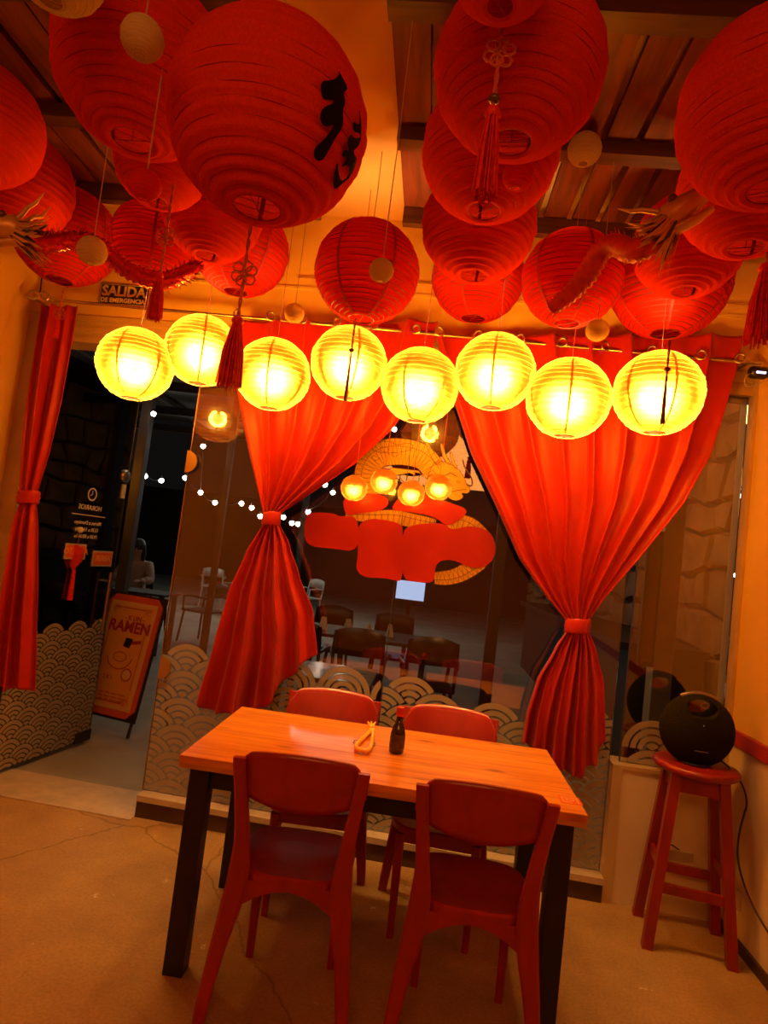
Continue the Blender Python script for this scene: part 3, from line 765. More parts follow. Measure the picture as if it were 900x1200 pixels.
for (p, q_, z, nm) in (((-1, -1), (1, -1), .25, 'stretcher'), ((-1, 1), (1, 1), .25, 'stretcher'), ((-1, -1), (-1, 1), .33, 'stretcher'), ((1, -1), (1, 1), .33, 'stretcher')):
    bar(stp(*p, z), stp(*q_, z), .02, .009).build(nm, MT['stool'], st)
for (p, q_) in (((-1, -1), (1, -1)), ((-1, 1), (1, 1)), ((-1, -1), (-1, 1)), ((1, -1), (1, 1))):
    bar(stp(*p, .69), stp(*q_, .69), .038, .01).build('apron', MT['stool'], st)

spk = thing('bluetooth_speaker', 'round black portable speaker with top handle on the red stool', 'speaker', (1.275, 2.985, SH+.148), math.radians(-4))
bm = bmesh.new(); bmesh.ops.create_uvsphere(bm, u_segments=48, v_segments=32, radius=.16)
for v in bm.verts:
    v.co.y *= .5
    if v.co.z < -.147: v.co.z = -.147
me = bpy.data.meshes.new('s'); bm.to_mesh(me); bm.free()
so = bpy.data.objects.new('s', me); C.objects.link(so)
cut = MB()
hp = smooth2([(-.068, .108), (-.055, .078), (-.028, .064), (.028, .064), (.055, .078), (.068, .108), (.044, .132), (0, .141), (-.044, .132)], 2)
cut.poly([Vector((x, -.15, z)) for x, z in hp], (0, 1, 0), .3)
co = cut.build('c', None); bo = so.modifiers.new('b', 'BOOLEAN'); bo.object = co; bo.operation = 'DIFFERENCE'; bo.solver = 'EXACT'
dg = bpy.context.evaluated_depsgraph_get(); dg.update()
me2 = bpy.data.meshes.new_from_object(so.evaluated_get(dg)); me2.materials.clear(); me2.materials.append(MT['mesh'])
for p in me2.polygons: p.use_smooth = True
bpy.data.objects.remove(so); bpy.data.objects.remove(co)
me2.name = 'speaker_body'; link('speaker_body', me2, spk)
hd_ = MB().tube([(x, -.0, z) for x, z in [(.158*math.sin(a), .158*math.cos(a)) for a in [-.52+.065*i for i in range(17)]]], .012, 10)
hd_.build('handle', MT['grey'], spk)
MB().box(-.028, .028, -.0775, -.074, -.078, -.0745).build('nameplate', MT['grey'], spk)
MB().sphere((0, -.078, .035), .0025, 6).build('indicator_light', MT['white'], spk)
MB().lathe([(.0001, -.148), (.06, -.148), (.07, -.14), (.0001, -.14)], 24).build('foot', MT['blackpl'], spk)
c = MB(); pts = [(1.375, 3.0, .80), (1.42, 2.99, .775), (1.475, 2.97, .72), (1.505, 2.96, .64), (1.492, 2.97, .56), (1.475, 2.96, .48), (1.468, 2.94, .4), (1.48, 2.9, .32), (1.5, 2.84, .25), (1.512, 2.74, .205), (1.515, 2.6, .19), (1.515, 2.45, .185)]
pts = [tuple(p) for p in smooth2(pts, 2, False)]
tag(c.tube(pts, .0042, 7).build('cable', MT['rubber']), 'black cord drooping from the speaker down along the right wall', 'cable')
ol = thing('power_outlet', 'small white outlet low on the right wall behind the stool', 'outlet', (XR-.004, 3.05, .2))
MB().bevbox(-.016, 0, -.06, .06, -.04, .04, .004).build('outlet_plate', MT['outlet'], ol)
MB().box(-.03, -.016, -.02, .02, -.018, .018).build('plug', MT['outlet'], ol)
ol = thing('junction_box', 'small open junction box with a loose wire on the wall stub', 'box', wp(1.33, .03, .275))
MB().bevbox(-.07, .07, -.018, 0, -.022, .022, .004).build('box_cover', MT['outlet'], ol)
MB().tube(smooth2([(-.06, -.02, .0), (-.1, -.03, .03), (-.09, -.035, .055), (-.04, -.02, .05), (.0, -.02, .03)], 2, False), .003, 6).build('loose_wire', MT['rubber'], ol)

# wall device at the right end of the rod
dv = thing('security_camera', 'small dark camera with a blue light at the right end of the curtain rod', 'camera', at(890, 437, 3.1))
dv.location.x = XR-.06
MB().lathe([(.0001, -.04), (.024, -.04), (.03, -.03), (.03, .03), (.024, .04), (.0001, .04)], 20, Matrix.Rotation(PI/2, 4, 'Y')).build('camera_body', MT['blackpl'], dv)
MB().box(-.022, .02, -.034, -.028, -.012, -.004).build('indicator_light', MT['led'], dv)
MB().tube([(.03, 0, 0), (.058, 0, 0)], .012, 10).build('wall_mount', MT['blackpl'], dv)
MB().tube(smooth2([(-.03, .0, .0), (-.06, .01, -.03), (-.045, .02, -.07), (-.0, .02, -.06), (.04, .02, -.03)], 2, False), .0025, 6).build('camera_wire', MT['outlet'], dv)

# ---------------------------------------------------------------- lanterns
LM = {}
def lantern_meshes(kind, nr, segs=40):
    key = (kind, nr)
    if key in LM: return LM[key]
    mt, sm_, wm = {'red': (MT['red'], MT['redseam'], MT['softwire']), 'bright': (MT['redthin'], MT['redseam'], MT['wire']), 'lit': (MT['lit'], MT['litseam'], MT['litwire']), 'beige': (MT['beige'], MT['beige'], MT['beigewire'])}[kind]
    t0, t1 = .25, PI-.25; rnd = random.Random(nr*7+len(kind)); th = [t0]
    w = [rnd.uniform(.75, 1.25) for _ in range(nr)]; sw = sum(w)
    for a in w: th.append(th[-1]+(t1-t0)*a/sw)
    prof = []
    for a, b_ in zip(th, th[1:]):
        for k in range(3):
            f = k/3; t = a+(b_-a)*f; R = 1+(.052 if kind == 'red' else .025)*(b_-a)/.15*math.sin(PI*f)
            prof.append((R*math.sin(t), R*math.cos(t)*.97))
    prof.append((math.sin(t1), math.cos(t1)*.97))
    sh = MB(); sh.lathe(prof, segs)
    me = sh.mesh('paper_shade', mt)
    # slight hand made unevenness
    for v in me.vertices:
        a = math.atan2(v.co.y, v.co.x); k = 1+.008*math.sin(a*5+v.co.z*9)+.006*math.sin(a*11-v.co.z*17); v.co.x *= k; v.co.y *= k
    wi = MB()
    for t in th:
        r, z = math.sin(t)*1.002, math.cos(t)*.97; rr = {'beige': .008, 'red': .005, 'lit': .0055, 'bright': .008}[kind]; n = segs
        if t in (th[0], th[-1]): rr *= 1.8
        vs = []; fs = []
        for k in range(n):
            a = 2*PI*k/n
            for q in range(3):
                b_ = 2*PI*q/3; vs.append(((r+rr*math.cos(b_))*math.cos(a), (r+rr*math.cos(b_))*math.sin(a), z+rr*math.sin(b_)))
        for k in range(n):
            for q in range(3): fs.append((k*3+q, k*3+(q+1) % 3, ((k+1) % n)*3+(q+1) % 3, ((k+1) % n)*3+q))
        wi.add(vs, fs, True)
    wme = wi.mesh('rib_wires', wm)
    se = MB()
    for k in range(6):
        a0 = 2*PI*k/6+.3; wdt = .028
        vs = []; fs = []
        for i in range(25):
            t = t0+(t1-t0)*i/24; s_ = math.sin(t)
            for sg in (-1, 1):
                aa = a0+sg*wdt*(.5+.5*s_)/max(s_, .3); R = 1.028 if kind == 'bright' else .992
                vs.append((R*s_*math.cos(aa), R*s_*math.sin(aa), R*math.cos(t)*.97))
        for i in range(24): fs.append((2*i, 2*i+1, 2*i+3, 2*i+2))
        se.add(vs, fs)
    sme = se.mesh('paper_seam', sm_)
    fr = MB(); zt = math.cos(t0)*.97
    fr.tube([(-math.sin(t0), 0, zt), (0, 0, zt+.05), (math.sin(t0), 0, zt)], .012, 6)
    fr.tube([(0, 0, zt+.05), (0, 0, -zt)], .006, 5)
    fr.tube([(-math.sin(t0), 0, -zt), (math.sin(t0), 0, -zt)], .006, 5)
    fme = fr.mesh('wire_hanger', wm)
    LM[key] = (me, wme, sme, fme); return LM[key]
LC = {}
def lantern(px, py, r, D, kind, label, nr=None, group=None, name='paper_lantern', tilt=(0, 0), rz=None, cord=None, ztop=3.26, pos=None):
    z = F*D/2/r; p = pos or (Vector((0, 0, CAMH))+ray(px, py)*z)
    rnd = random.Random(int(px*13+py))
    nr = nr or 20
    th = thing(name, label, 'lantern', p, rnd.uniform(0, 6.28) if rz is None else rz, group)
    th.rotation_euler[0], th.rotation_euler[1] = tilt
    R = D/2; th.scale = (1, 1, 1)
    for nm, me in zip(('paper_shade', 'rib_wires', 'paper_seam', 'wire_hanger'), lantern_meshes(kind, nr)):
        o = link(nm, me, th); o.scale = (R, R, R)
        if D < .14 and nm == 'paper_seam': bpy.data.objects.remove(o)
    zt = ztop-p.z
    if zt > R*.95:
        MB().tube([(0, 0, R*.97), (rnd.uniform(-.004, .004), .003, (zt+R)/2), (0, 0, zt)], .0016, 5).build('hanging_cord', MT['cord'] if kind != 'lit' else MT['redcord'], th)
    if kind == 'lit':
        MB().sphere((0, 0, -R*.12), R*.2, 10).build('light_bulb', MT['lampglow'], th)
        MB().tube([(0, 0, R*.05), (0, 0, R*.35)], .018, 10).build('bulb_holder', MT['white'], th)
        l = bpy.data.lights.new('lantern_lamp', 'POINT'); l.energy = LANTERN_W; l.color = (1, .58, .16); l.shadow_soft_size = R*.3
        lo = bpy.data.objects.new('lantern_lamp', l); C.objects.link(lo); lo.parent = th; lo.location = (0, 0, -R*.12)
        LC[label] = lo
    return th

order = ['first', 'second', 'third', 'fourth', 'fifth', 'sixth', 'seventh', 'eighth']
lits = [(159, 427, 43, 'before the dark doorway'), (237, 411, 42, 'touching the long red tassel'), (320, 439, 43, 'over the middle curtain'), (409, 426, 44, 'with a dark bead and tassel'),
        (492, 452, 45, 'between the two curtains'), (580, 436, 46, 'at the wide curtain corner'), (666, 467, 48, 'lowest of the row'), (771, 461, 50, 'with bead and dark tassel')]
LITPOS = []
for i, (x, y, r, d) in enumerate(lits):
    t = lantern(x, y, r, .355, 'lit', '%s glowing yellow lantern from the left, %s' % (order[i], d), 20, 'glowing yellow lanterns in a row')
    LITPOS.append(t.location.copy())

reds = [
    (315, 145, 110, .42, 'red', 'big near red lantern with black brushed characters on its right side', 17),
    (168, 80, 95, .44, 'red', 'big red lantern at the upper left behind a small beige one', 20),
    (-25, 145, 68, .40, 'red', 'red lantern cut off by the left edge of the picture', 20),
    (20, 215, 60, .43, 'red', 'dark red lantern above the paper dragon head at the left edge', 20),
    (78, 277, 57, .50, 'bright', 'ribbed red lantern wrapped by tinsel, left of the exit sign', 24),
    (182, 287, 51, .40, 'bright', 'ribbed red lantern directly above the exit sign', 24),
    (190, 190, 52, .32, 'red', 'shadowed red lantern peeking between the two biggest left ones', 18),
    (250, 250, 55, .39, 'red', 'dark red lantern tucked under the lettered lantern', 20),
    (283, 293, 54, .47, 'bright', 'ribbed red lantern low behind the hanging braided tassel', 24),
    (430, 319, 60, .44, 'bright', 'bright round red lantern alone against the orange wall', 24),
    (608, 82, 95, .40, 'red', 'big near red lantern behind the knotted red tassel', 20),
    (575, 178, 77, .42, 'red', 'second lantern down in the right-hand stack, below the tassel', 20),
    (561, 265, 64, .43, 'red', 'third lantern down in the right-hand stack, smooth dark red', 20),
    (560, 325, 53, .46, 'bright', 'lowest ribbed red lantern of the right-hand stack', 24),
    (670, 327, 57, .42, 'bright', 'ribbed red lantern behind the paper dragon tail', 24),
    (785, 330, 67, .52, 'bright', 'brightest ribbed red lantern low at the right, above the last glowing one', 24),
    (807, 287, 60, .38, 'red', 'smooth dark red lantern beneath the right paper dragon head', 20),
    (880, 220, 78, .40, 'red', 'dark red lantern at the right behind the cropped large one', 20),
    (912, 128, 107, .40, 'red', 'large near red lantern cut off by the right edge', 20),
    (592, -45, 60, .20, 'red', 'small red lantern cut off by the top edge, carrying the knotted tassel', 16),
]
RL = []
for x, y, r, D, k, lab, nr in reds:
    RL.append(lantern(x, y, r, D, k, lab, nr, 'unlit red lanterns under the ceiling'))
lantern(67, -50, 56, .2, 'beige', 'beige lantern whose bottom edge shows at the top left', 16)
for x, y, r, D, lab in ((167, 45, 24, .075, 'small beige lantern in front of the big upper left red one'), (108, 294, 16.5, .09, 'small beige lantern in front of the tinsel garland'),
                        (447, 317, 14, .075, 'small tan lantern in front of the bright round red one'), (685, 175, 19, .13, 'small beige lantern under the dark ceiling joist on the right'),
                        (345, 367, 11.5, .09, 'tiny olive lantern above the middle curtain'), (700, 387, 13, .09, 'tiny olive lantern above the wide curtain, left of the brightest red one')):
    lantern(x, y, r, D, 'beige', lab, 14, 'tiny pale lanterns')
lantern(170, 217, 18, .075, 'bright', 'tiny red lantern with a string below, under the upper left big one', 12, 'tiny red lanterns')
lantern(607, 205, 18, .09, 'bright', 'tiny red lantern with a string below, beside the knotted tassel tip', 12, 'tiny red lanterns')

def lit_reflection(px, py, r, D, ydepth, label, bead=False, ztop=None, group='modelled lantern reflections by the dragon picture'):  # small glowing lanterns modelled in place of reflections in the window glass
    p = at(px, py, ydepth); t = lantern(0, 0, 1, D, 'lit', label, 14, group, pos=p, ztop=ztop or 2.52)
    LC[label].data.energy = 4.5*(D/.14)**2 if D < .2 else 2.5
    return t
for x, y, lab in ((415, 572, 'modelled reflection of a glowing lantern at the left under the gold dragon'), (450, 564, 'modelled reflection of a glowing lantern second from the left before the dragon picture'), (482, 578, 'modelled reflection of a glowing lantern, lowest before the dragon picture'), (514, 571, 'modelled reflection of a glowing lantern beneath the dragon jaw')):
    lit_reflection(x, y, 16, .135, 3.17, lab)

# black brushed characters on the big lantern
A = RL[0]; AR = .21; Ac = A.location
def on_sphere(px, py, R, c):
    d = ray(px, py).normalized(); o_ = Vector((0, 0, CAMH))-c; b_ = o_.dot(d); q = b_*b_-(o_.dot(o_)-R*R)
    if q < 0: 
        v = o_-d*b_ ; return c+v.normalized()*R
    return Vector((0, 0, CAMH))+d*(-b_-math.sqrt(q))
def brush(outline_px, name):
    # triangulated in the character's own plane, then wrapped on the shade
    pts = smooth2(outline_px, 1); bmh = bmesh.new()
    tr = tessellate_polygon([[Vector((x, y, 0)) for x, y in pts]])
    vs = [bmh.verts.new((x, y, 0)) for x, y in pts]
    for t in tr:
        try: bmh.faces.new([vs[i] for i in t])
        except Exception: pass
    bmesh.ops.subdivide_edges(bmh, edges=bmh.edges[:], cuts=3, use_grid_fill=True)
    inv = Matrix.Rotation(A.rotation_euler[2], 4, 'Z').inverted()
    for v in bmh.verts: v.co = inv @ (on_sphere(v.co.x, v.co.y, AR*1.068, Ac)-Ac)
    me = bpy.data.meshes.new(name); bmh.to_mesh(me); bmh.free(); me.materials.append(MT['ink']); return link(name, me, A)
def cz(pts): return [(340+x/7.06, 60+y/7.06) for x, y in pts]
brush(cz([(250, 245), (355, 240), (405, 200), (400, 150), (430, 210), (480, 300), (460, 330), (440, 345), (462, 420), (435, 490), (440, 590), (430, 640), (380, 710), (330, 800), (280, 895), (235, 912), (195, 880), (200, 800), (270, 740), (330, 670), (365, 600), (300, 632), (250, 590), (250, 500), (290, 455), (355, 430), (365, 400), (300, 405), (260, 380)]), 'brushed_character')
brush(cz([(570, 460), (590, 580), (590, 690), (580, 760), (550, 800), (520, 830), (560, 900), (500, 1040), (440, 1090), (380, 1145), (355, 1130), (360, 1040), (390, 900), (400, 1000), (420, 1080), (480, 1040), (490, 930), (410, 970), (480, 880), (420, 870), (450, 810), (490, 830), (470, 750), (500, 680), (530, 720), (580, 715), (575, 680), (520, 665), (520, 570), (560, 610), (575, 590)]), 'brushed_character')

# ---------------------------------------------------------------- tassels
def tassel(px, y0, y1, ydepth, label, name='hanging_tassel', knot=None, cordtop=None, w=.016, mt='tassel', bead=None, spread=1.5, cm='redcord'):
    a, b_ = at(px[0], y0, ydepth), at(px[1], y1, ydepth)
    th = thing(name, label, 'tassel', a)
    L_ = (a-b_).length
    rnd = random.Random(int(px[0]+y0)); m1 = MB()
    m1.tube([(0, 0, 0), (0, 0, -L_*.06), (0, 0, -L_*.1)], [w*.55, w*.75, w*.5], 12); m1.build('tassel_cap', MT[mt], th)
    st_ = MB(); n = 90
    for i in range(n):
        r0 = w*.5*math.sqrt(rnd.random()); an = rnd.uniform(0, 2*PI); r1 = r0*spread*2+rnd.uniform(0, .15)*w
        l2 = L_*rnd.uniform(.93, 1.02)
        st_.tube([(r0*math.cos(an), r0*math.sin(an), -L_*.08), (r1*.8*math.cos(an), r1*.8*math.sin(an), -L_*.5), (r1*math.cos(an), r1*math.sin(an), -l2)], w*.085, 4, False)
    st_.build('tassel_strands', MT[mt], th, kind='stuff')
    if cordtop is not None:
        c = at(cordtop[0], cordtop[1], ydepth)-a; c = Vector((0, 0, c.length)); br = MB(); n = max(8, int(c.z/.01))
        for ph in (0, PI):
            br.tube([(.0028*math.cos(i*.9+ph), .0028*math.sin(i*.9+ph), c.z*i/n) for i in range(n+1)], .0024, 5)
        br.build('braided_cord', MT[cm], th)
    if knot is not None:
        kz = knot; kn = MB()
        for k in range(6):
            an = k*PI/3+.3
            lp_ = [(.03*math.cos(an)*t+.012*math.cos(an+PI/2)*math.sin(2*PI*t/1.0), 0, kz+.03*math.sin(an)*t+.012*math.sin(an+PI/2)*math.sin(2*PI*t)) for t in [i/10 for i in range(11)]]
            q = [(0.008*math.cos(an), 0, kz+.008*math.sin(an))]
            for i in range(9):
                tt = 2*PI*i/8; q.append((.02*math.cos(an)+.013*math.cos(an+tt+PI), (.003 if k % 2 else -.003), kz+.02*math.sin(an)+.013*math.sin(an+tt+PI)))
            kn.tube(q, .0026, 6)
        kn.build('mystic_knot', MT['redcord' if mt == 'tassel' else cm], th)
    if bead is not None: MB().sphere((0, 0, bead), .013, 10, (1, 1, .75)).build('bead', MT['bead'], th)
    return th
tassel((578, 571), 128, 231, 1.25, 'bright red silk tassel with a looped knot, hanging near the top centre', knot=.125, cordtop=(590, 20), bead=.022, w=.024, spread=1.0)
tassel((279, 274), 372, 455, 1.45, 'long red tassel on a braided cord below the lettered lantern', knot=.11, cordtop=(294, 262), w=.02)
tassel((188, 182), 320, 375, 1.9, 'red tassel hanging beside the exit sign', knot=.12, cordtop=(194, 215), w=.016)
tassel((898, 893), 310, 403, 1.9, 'red tassel cut by the right edge of the picture', cordtop=(902, 235), w=.03)
for i, (p, t0_, t1_, b_, lab, d) in enumerate((((411, 409), 418, 470, .025, 'thin dark tassel with a bead in front of the fourth glowing lantern', 3), ((781, 777), 443, 497, .03, 'thin dark tassel with a bead in front of the last glowing lantern', 7))):
    tassel(p, t0_, t1_, LITPOS[d].y-.21, lab, w=.008, mt='darktassel', bead=b_+.005, cordtop=(p[0]+4, t0_-45), spread=1.0, cm='darktassel')
tassel((69, 68), 372, 396, 3.2, 'tiny red knotted charm hanging over the top of the left curtain', knot=.02, cordtop=(71, 340), w=.01)

# ---------------------------------------------------------------- paper dragons
def paper_dragon(pts, radii, headdir, label, tinsel=False, body='rcrepe'):
    P = [Vector(p) for p in pts]; org = P[0]; th = thing('paper_dragon', label, 'decoration', org)
    Q = [tuple(p-org) for p in P]; path = [Vector(q) for q in smooth2(Q, 3, False)]
    n = len(path); rad = [lerp([(i/(len(radii)-1), r) for i, r in enumerate(radii)], i/(n-1))[0] for i in range(n)]
    # accordion body
    fine = []; rr = []
    for i in range(n-1):
        seg = (path[i+1]-path[i]).length; k = max(1, int(seg/.006))
        for j in range(k):
            fine.append(path[i].lerp(path[i+1], j/k)); rr.append((rad[i]+(rad[i+1]-rad[i])*j/k)*(1.0 if len(fine) % 2 else .78))
    MB().tube(fine, rr, 14).build('accordion_body', MT['tinsel' if tinsel else body], th)
    rnd = random.Random(5); fr = MB()
    for i in range(0, len(fine)-1, 1):
        d = (fine[i+1]-fine[i]).normalized()
        for s_ in range(4 if tinsel else 2):
            v = Vector((rnd.uniform(-1, 1), rnd.uniform(-1, 1), rnd.uniform(-1, 1))); v = (v-d*v.dot(d)).normalized()
            if not tinsel: v = (v*.3+Vector((0, 0, 1 if s_ else -1))).normalized()
            b_ = fine[i]+v*rr[i]; t = b_+v*rnd.uniform(.01, .022)+d*.008; w = v.cross(d)*.004
            fr.add([b_-w, b_+w, t+w*.3, t-w*.3], [(0, 1, 2, 3)])
    fr.build('crest_fringe', MT['tinsel' if tinsel else body], th, kind='stuff')
    # head
    hd = Vector(headdir).normalized(); up_ = Vector((0, 0, 1)); sd = hd.cross(up_).normalized(); up_ = sd.cross(hd)
    m = Matrix.Identity(4)
    for i in range(3): m[i][0] = hd[i]; m[i][1] = sd[i]; m[i][2] = up_[i]
    K = 1.45
    def H(*p): return m @ Vector(p)*K
    head = MB()
    head.tube([H(-.01, 0, 0), H(.01, 0, .006), H(.04, 0, .004), H(.07, 0, .0), H(.085, 0, .004)], [.02*K, .03*K, .026*K, .018*K, .012*K], 10)
    head.build('snout', MT['goldfr'], th)
    MB().tube([H(.0, 0, -.022), H(.04, 0, -.034), H(.07, 0, -.038)], [.016*K, .014*K, .008*K], 8, flat=.5).build('jaw', MT['goldfr'], th)
    for s_ in (-1, 1):
        MB().sphere(H(.03, s_*.02, .024), .009*K, 8).build('eye', MT['bead'], th)
        MB().tube([H(.0, s_*.014, .024), H(-.02, s_*.022, .05), H(-.035, s_*.03, .058), H(-.05, s_*.03, .085)], [.006*K, .005*K, .004*K, .001], 6).build('horn', MT['goldfr'], th)
        MB().tube([H(.075, s_*.01, .004), H(.1, s_*.03, .02), H(.11, s_*.045, .0), H(.1, s_*.05, -.015)], .0018*K, 5).build('whisker', MT['darkfr'], th)
    for nm, mt_, n_, r0, r1 in (('mane_fringe', 'goldfr', 70, .05, .095), ('dark_mane_fringe', 'darkfr', 60, .035, .07)):
        mm = MB()
        for i in range(n_):
            an = rnd.uniform(0, 2*PI); r = rnd.uniform(r0, r1); o_ = rnd.uniform(-.01, .02)
            a = H(o_, .02*math.cos(an), .02*math.sin(an)); b_ = H(o_-r*.75, r*.75*math.cos(an), r*.75*math.sin(an)-.012)
            w = H(0, .004*math.sin(an), -.004*math.cos(an)); mid = (a+b_)/2+H(-.008, 0, -.006)
            mm.add([a-w*.4, a+w*.4, mid+w, mid-w, b_], [(0, 1, 2, 3), (3, 2, 4)])
        mm.build(nm, MT[mt_], th, kind='stuff')
    return th
paper_dragon([at(783, 262, 1.75), at(765, 288, 1.75), at(738, 296, 1.8), at(722, 285, 1.85), at(704, 292, 1.9), at(690, 320, 1.95), at(668, 345, 2.0), at(646, 362, 2.05)],
             [.03, .034, .036, .032, .036, .038, .03, .02], (.5, -.35, .45), 'red crepe paper dragon with a gold-maned head beside the right lanterns')
paper_dragon([at(22, 272, 1.85), at(50, 288, 1.9), at(75, 282, 1.95), at(100, 280, 2.0), at(122, 290, 2.05), at(138, 310, 2.1), at(165, 325, 2.15), at(192, 330, 2.2), at(215, 322, 2.25), at(232, 310, 2.3)],
             [.028, .03, .032, .03, .03, .034, .036, .034, .03, .016], (-.8, -.3, -.05), 'red tinsel dragon garland with a gold-maned head at the left edge', True)

# ---------------------------------------------------------------- dragon picture on the glass
DO = wpx(470, 590, .0)
dec = thing('dragon_window_decal', 'gold dragon coiling through red clouds stuck on the window glass', 'decal', DO)
def dz(pts): return [(330+x/3.333, 500+y/3.333) for x, y in pts]
TG = -.0185
def dpoly(pts, t, sm=2):
    P = [wpx(x, y, t)-DO for x, y in smooth2(dz(pts), sm)]
    return P
clouds = [
    [(238, 258), (412, 262), (420, 322), (300, 340), (245, 348)],
    [(425, 325), (450, 285), (480, 262), (560, 258), (640, 292), (722, 318), (722, 345), (650, 395), (600, 350), (480, 330)],
    [(88, 465), (90, 360), (110, 332), (215, 340), (222, 352), (300, 345), (305, 490), (200, 476)],
    [(296, 352), (470, 372), (474, 420), (474, 605), (440, 600), (400, 590), (320, 590), (288, 555), (300, 500)],
    [(468, 420), (500, 382), (640, 375), (660, 405), (740, 385), (810, 405), (838, 455), (832, 515), (795, 548), (740, 552), (660, 515), (600, 530), (598, 610), (540, 608), (468, 600)]]
for i, c in enumerate(clouds):
    MB().poly(dpoly(c, TG+.003+.0004*i), WN, .0006).build('red_cloud', MT['decred'], dec)
def strip(path, w, t, name, mt):
    pts = smooth2(path, 3, False); L_, R_2 = [], []
    for i, p in enumerate(pts):
        a, b_ = pts[max(i-1, 0)], pts[min(i+1, len(pts)-1)]; dx, dy = b_[0]-a[0], b_[1]-a[1]; l = math.hypot(dx, dy) or 1
        ww = lerp([(k/(len(w)-1), q) for k, q in enumerate(w)], i/(len(pts)-1))[0]
        L_.append((p[0]-dy/l*ww, p[1]+dx/l*ww)); R_2.append((p[0]+dy/l*ww, p[1]-dx/l*ww))
    mb = MB(); P = [wpx(330+x/3.333, 500+y/3.333, t)-DO for x, y in L_+R_2]; n = len(L_)
    Pb = [p+WN*.0006 for p in P]
    fs = [(i, i+1, n+i+1, n+i) for i in range(n-1)]
    mb.add(P+Pb, fs+[tuple(k+2*n for k in f)[::-1] for f in fs])
    mb.build(name, MT[mt], dec); return pts, L_, R_2
ln = MB()
def line(pts, w=2.0, t=TG+.0028):
    for a, b_ in zip(pts, pts[1:]):
        dx, dy = b_[0]-a[0], b_[1]-a[1]; l = math.hypot(dx, dy) or 1; nx, ny = -dy/l*w/2, dx/l*w/2
        ln.add([wpx(330+x/3.333, 500+y/3.333, t)-DO for x, y in ((a[0]+nx, a[1]+ny), (b_[0]+nx, b_[1]+ny), (b_[0]-nx, b_[1]-ny), (a[0]-nx, a[1]-ny))], [(0, 1, 2, 3)])
segs_ = [([(600, 175), (560, 120), (500, 100), (430, 95), (370, 110), (330, 160), (325, 230), (350, 290)], [44, 46, 50, 52, 50, 44, 38, 30]),
         ([(250, 345), (340, 352), (440, 350), (520, 370), (600, 385)], [10, 22, 28, 28, 24]),
         ([(640, 375), (700, 370), (750, 395), (800, 450), (790, 510), (740, 555), (670, 590), (596, 592)], [20, 30, 34, 34, 34, 32, 28, 22])]
for path, w in segs_:
    pts, L_, R_2 = strip(path, w, TG, 'dragon_body', 'decgold')
    line(L_, 2.2); line(R_2, 2.2)
    n = len(pts)
    bl = [(p[0]*.35+q[0]*.65, p[1]*.35+q[1]*.65) for p, q in zip(L_, R_2)] if path[0][0] != 600 else [(p[0]*.7+q[0]*.3, p[1]*.7+q[1]*.3) for p, q in zip(L_, R_2)]
    line(bl, 1.8)
    # scale hatching
    acc = 0
    for i in range(1, n):
        acc += math.hypot(pts[i][0]-pts[i-1][0], pts[i][1]-pts[i-1][1])
        if acc > 15:
            acc = 0; A_, B_ = (L_, R_2)
            j = min(n-1, i+max(1, n//22)); h_ = max(0, i-max(1, n//22))
            line([A_[i], ((A_[i][0]+B_[i][0])/2+(pts[j][0]-pts[i][0])*.6, (A_[i][1]+B_[i][1])/2+(pts[j][1]-pts[i][1])*.6), B_[j]], 1.3)
            line([B_[i], ((A_[i][0]+B_[i][0])/2+(pts[j][0]-pts[i][0])*.6, (A_[i][1]+B_[i][1])/2+(pts[j][1]-pts[i][1])*.6), A_[j]], 1.3)
def gp(pts, name, sm=1):
    MB().poly(dpoly(pts, TG+.0008, sm), WN, .0006).build(name, MT['decgold'], dec); q = smooth2(pts, sm); line(q+q[:1], 2, TG+.003)
gp([(575, 180), (600, 130), (650, 140), (690, 165), (715, 200), (722, 225), (738, 245), (728, 262), (700, 258), (712, 275), (690, 290), (660, 285), (640, 262), (600, 240), (568, 215)], 'dragon_head')
gp([(560, 60), (572, 62), (600, 110), (625, 150), (605, 150), (580, 110)], 'dragon_horn')
gp([(618, 65), (630, 68), (640, 110), (665, 145), (650, 150), (628, 115)], 'dragon_horn')
gp([(655, 100), (665, 98), (672, 130), (690, 165), (672, 160)], 'dragon_horn')
for k in range(6):
    y = 170+k*16; gp([(590-k*3, y), (566-k*1, y+14), (580, y+24), (604, y+18)], 'dragon_mane', 0)
gp([(430, 160), (500, 168), (535, 172), (552, 195), (540, 182), (520, 178), (522, 190), (500, 180), (470, 186), (440, 190), (455, 210), (430, 190), (400, 205), (410, 180)], 'dragon_claw', 0)
gp([(345, 90), (380, 55), (430, 58), (450, 75), (500, 60), (520, 85), (470, 100), (400, 105)], 'dragon_cloud_mane', 2)
line(smooth2([(722, 225), (745, 235), (745, 200), (715, 160), (708, 130)], 2, False), 5)
for cx, cy_, r in ((400, 85, 22), (440, 105, 18), (365, 120, 18), (650, 205, 10), (690, 215, 8)):
    line([(cx+r*(1-t*.12)*math.cos(t), cy_+r*(1-t*.12)*.8*math.sin(t)) for t in [k*.4 for k in range(16)]], 1.8, TG+.0034)
line([(640, 262), (680, 250), (722, 245)], 2.5, TG+.0034); line([(640, 190), (660, 180), (685, 195)], 3, TG+.0034)
ln.build('dragon_outline', MT['decline'], dec)

# ---------------------------------------------------------------- outside: terrace
structure(MB().box(-14, 3.5, 3.42, 22, -.12, -.005), 'terrace_ground', MT['terrace'])
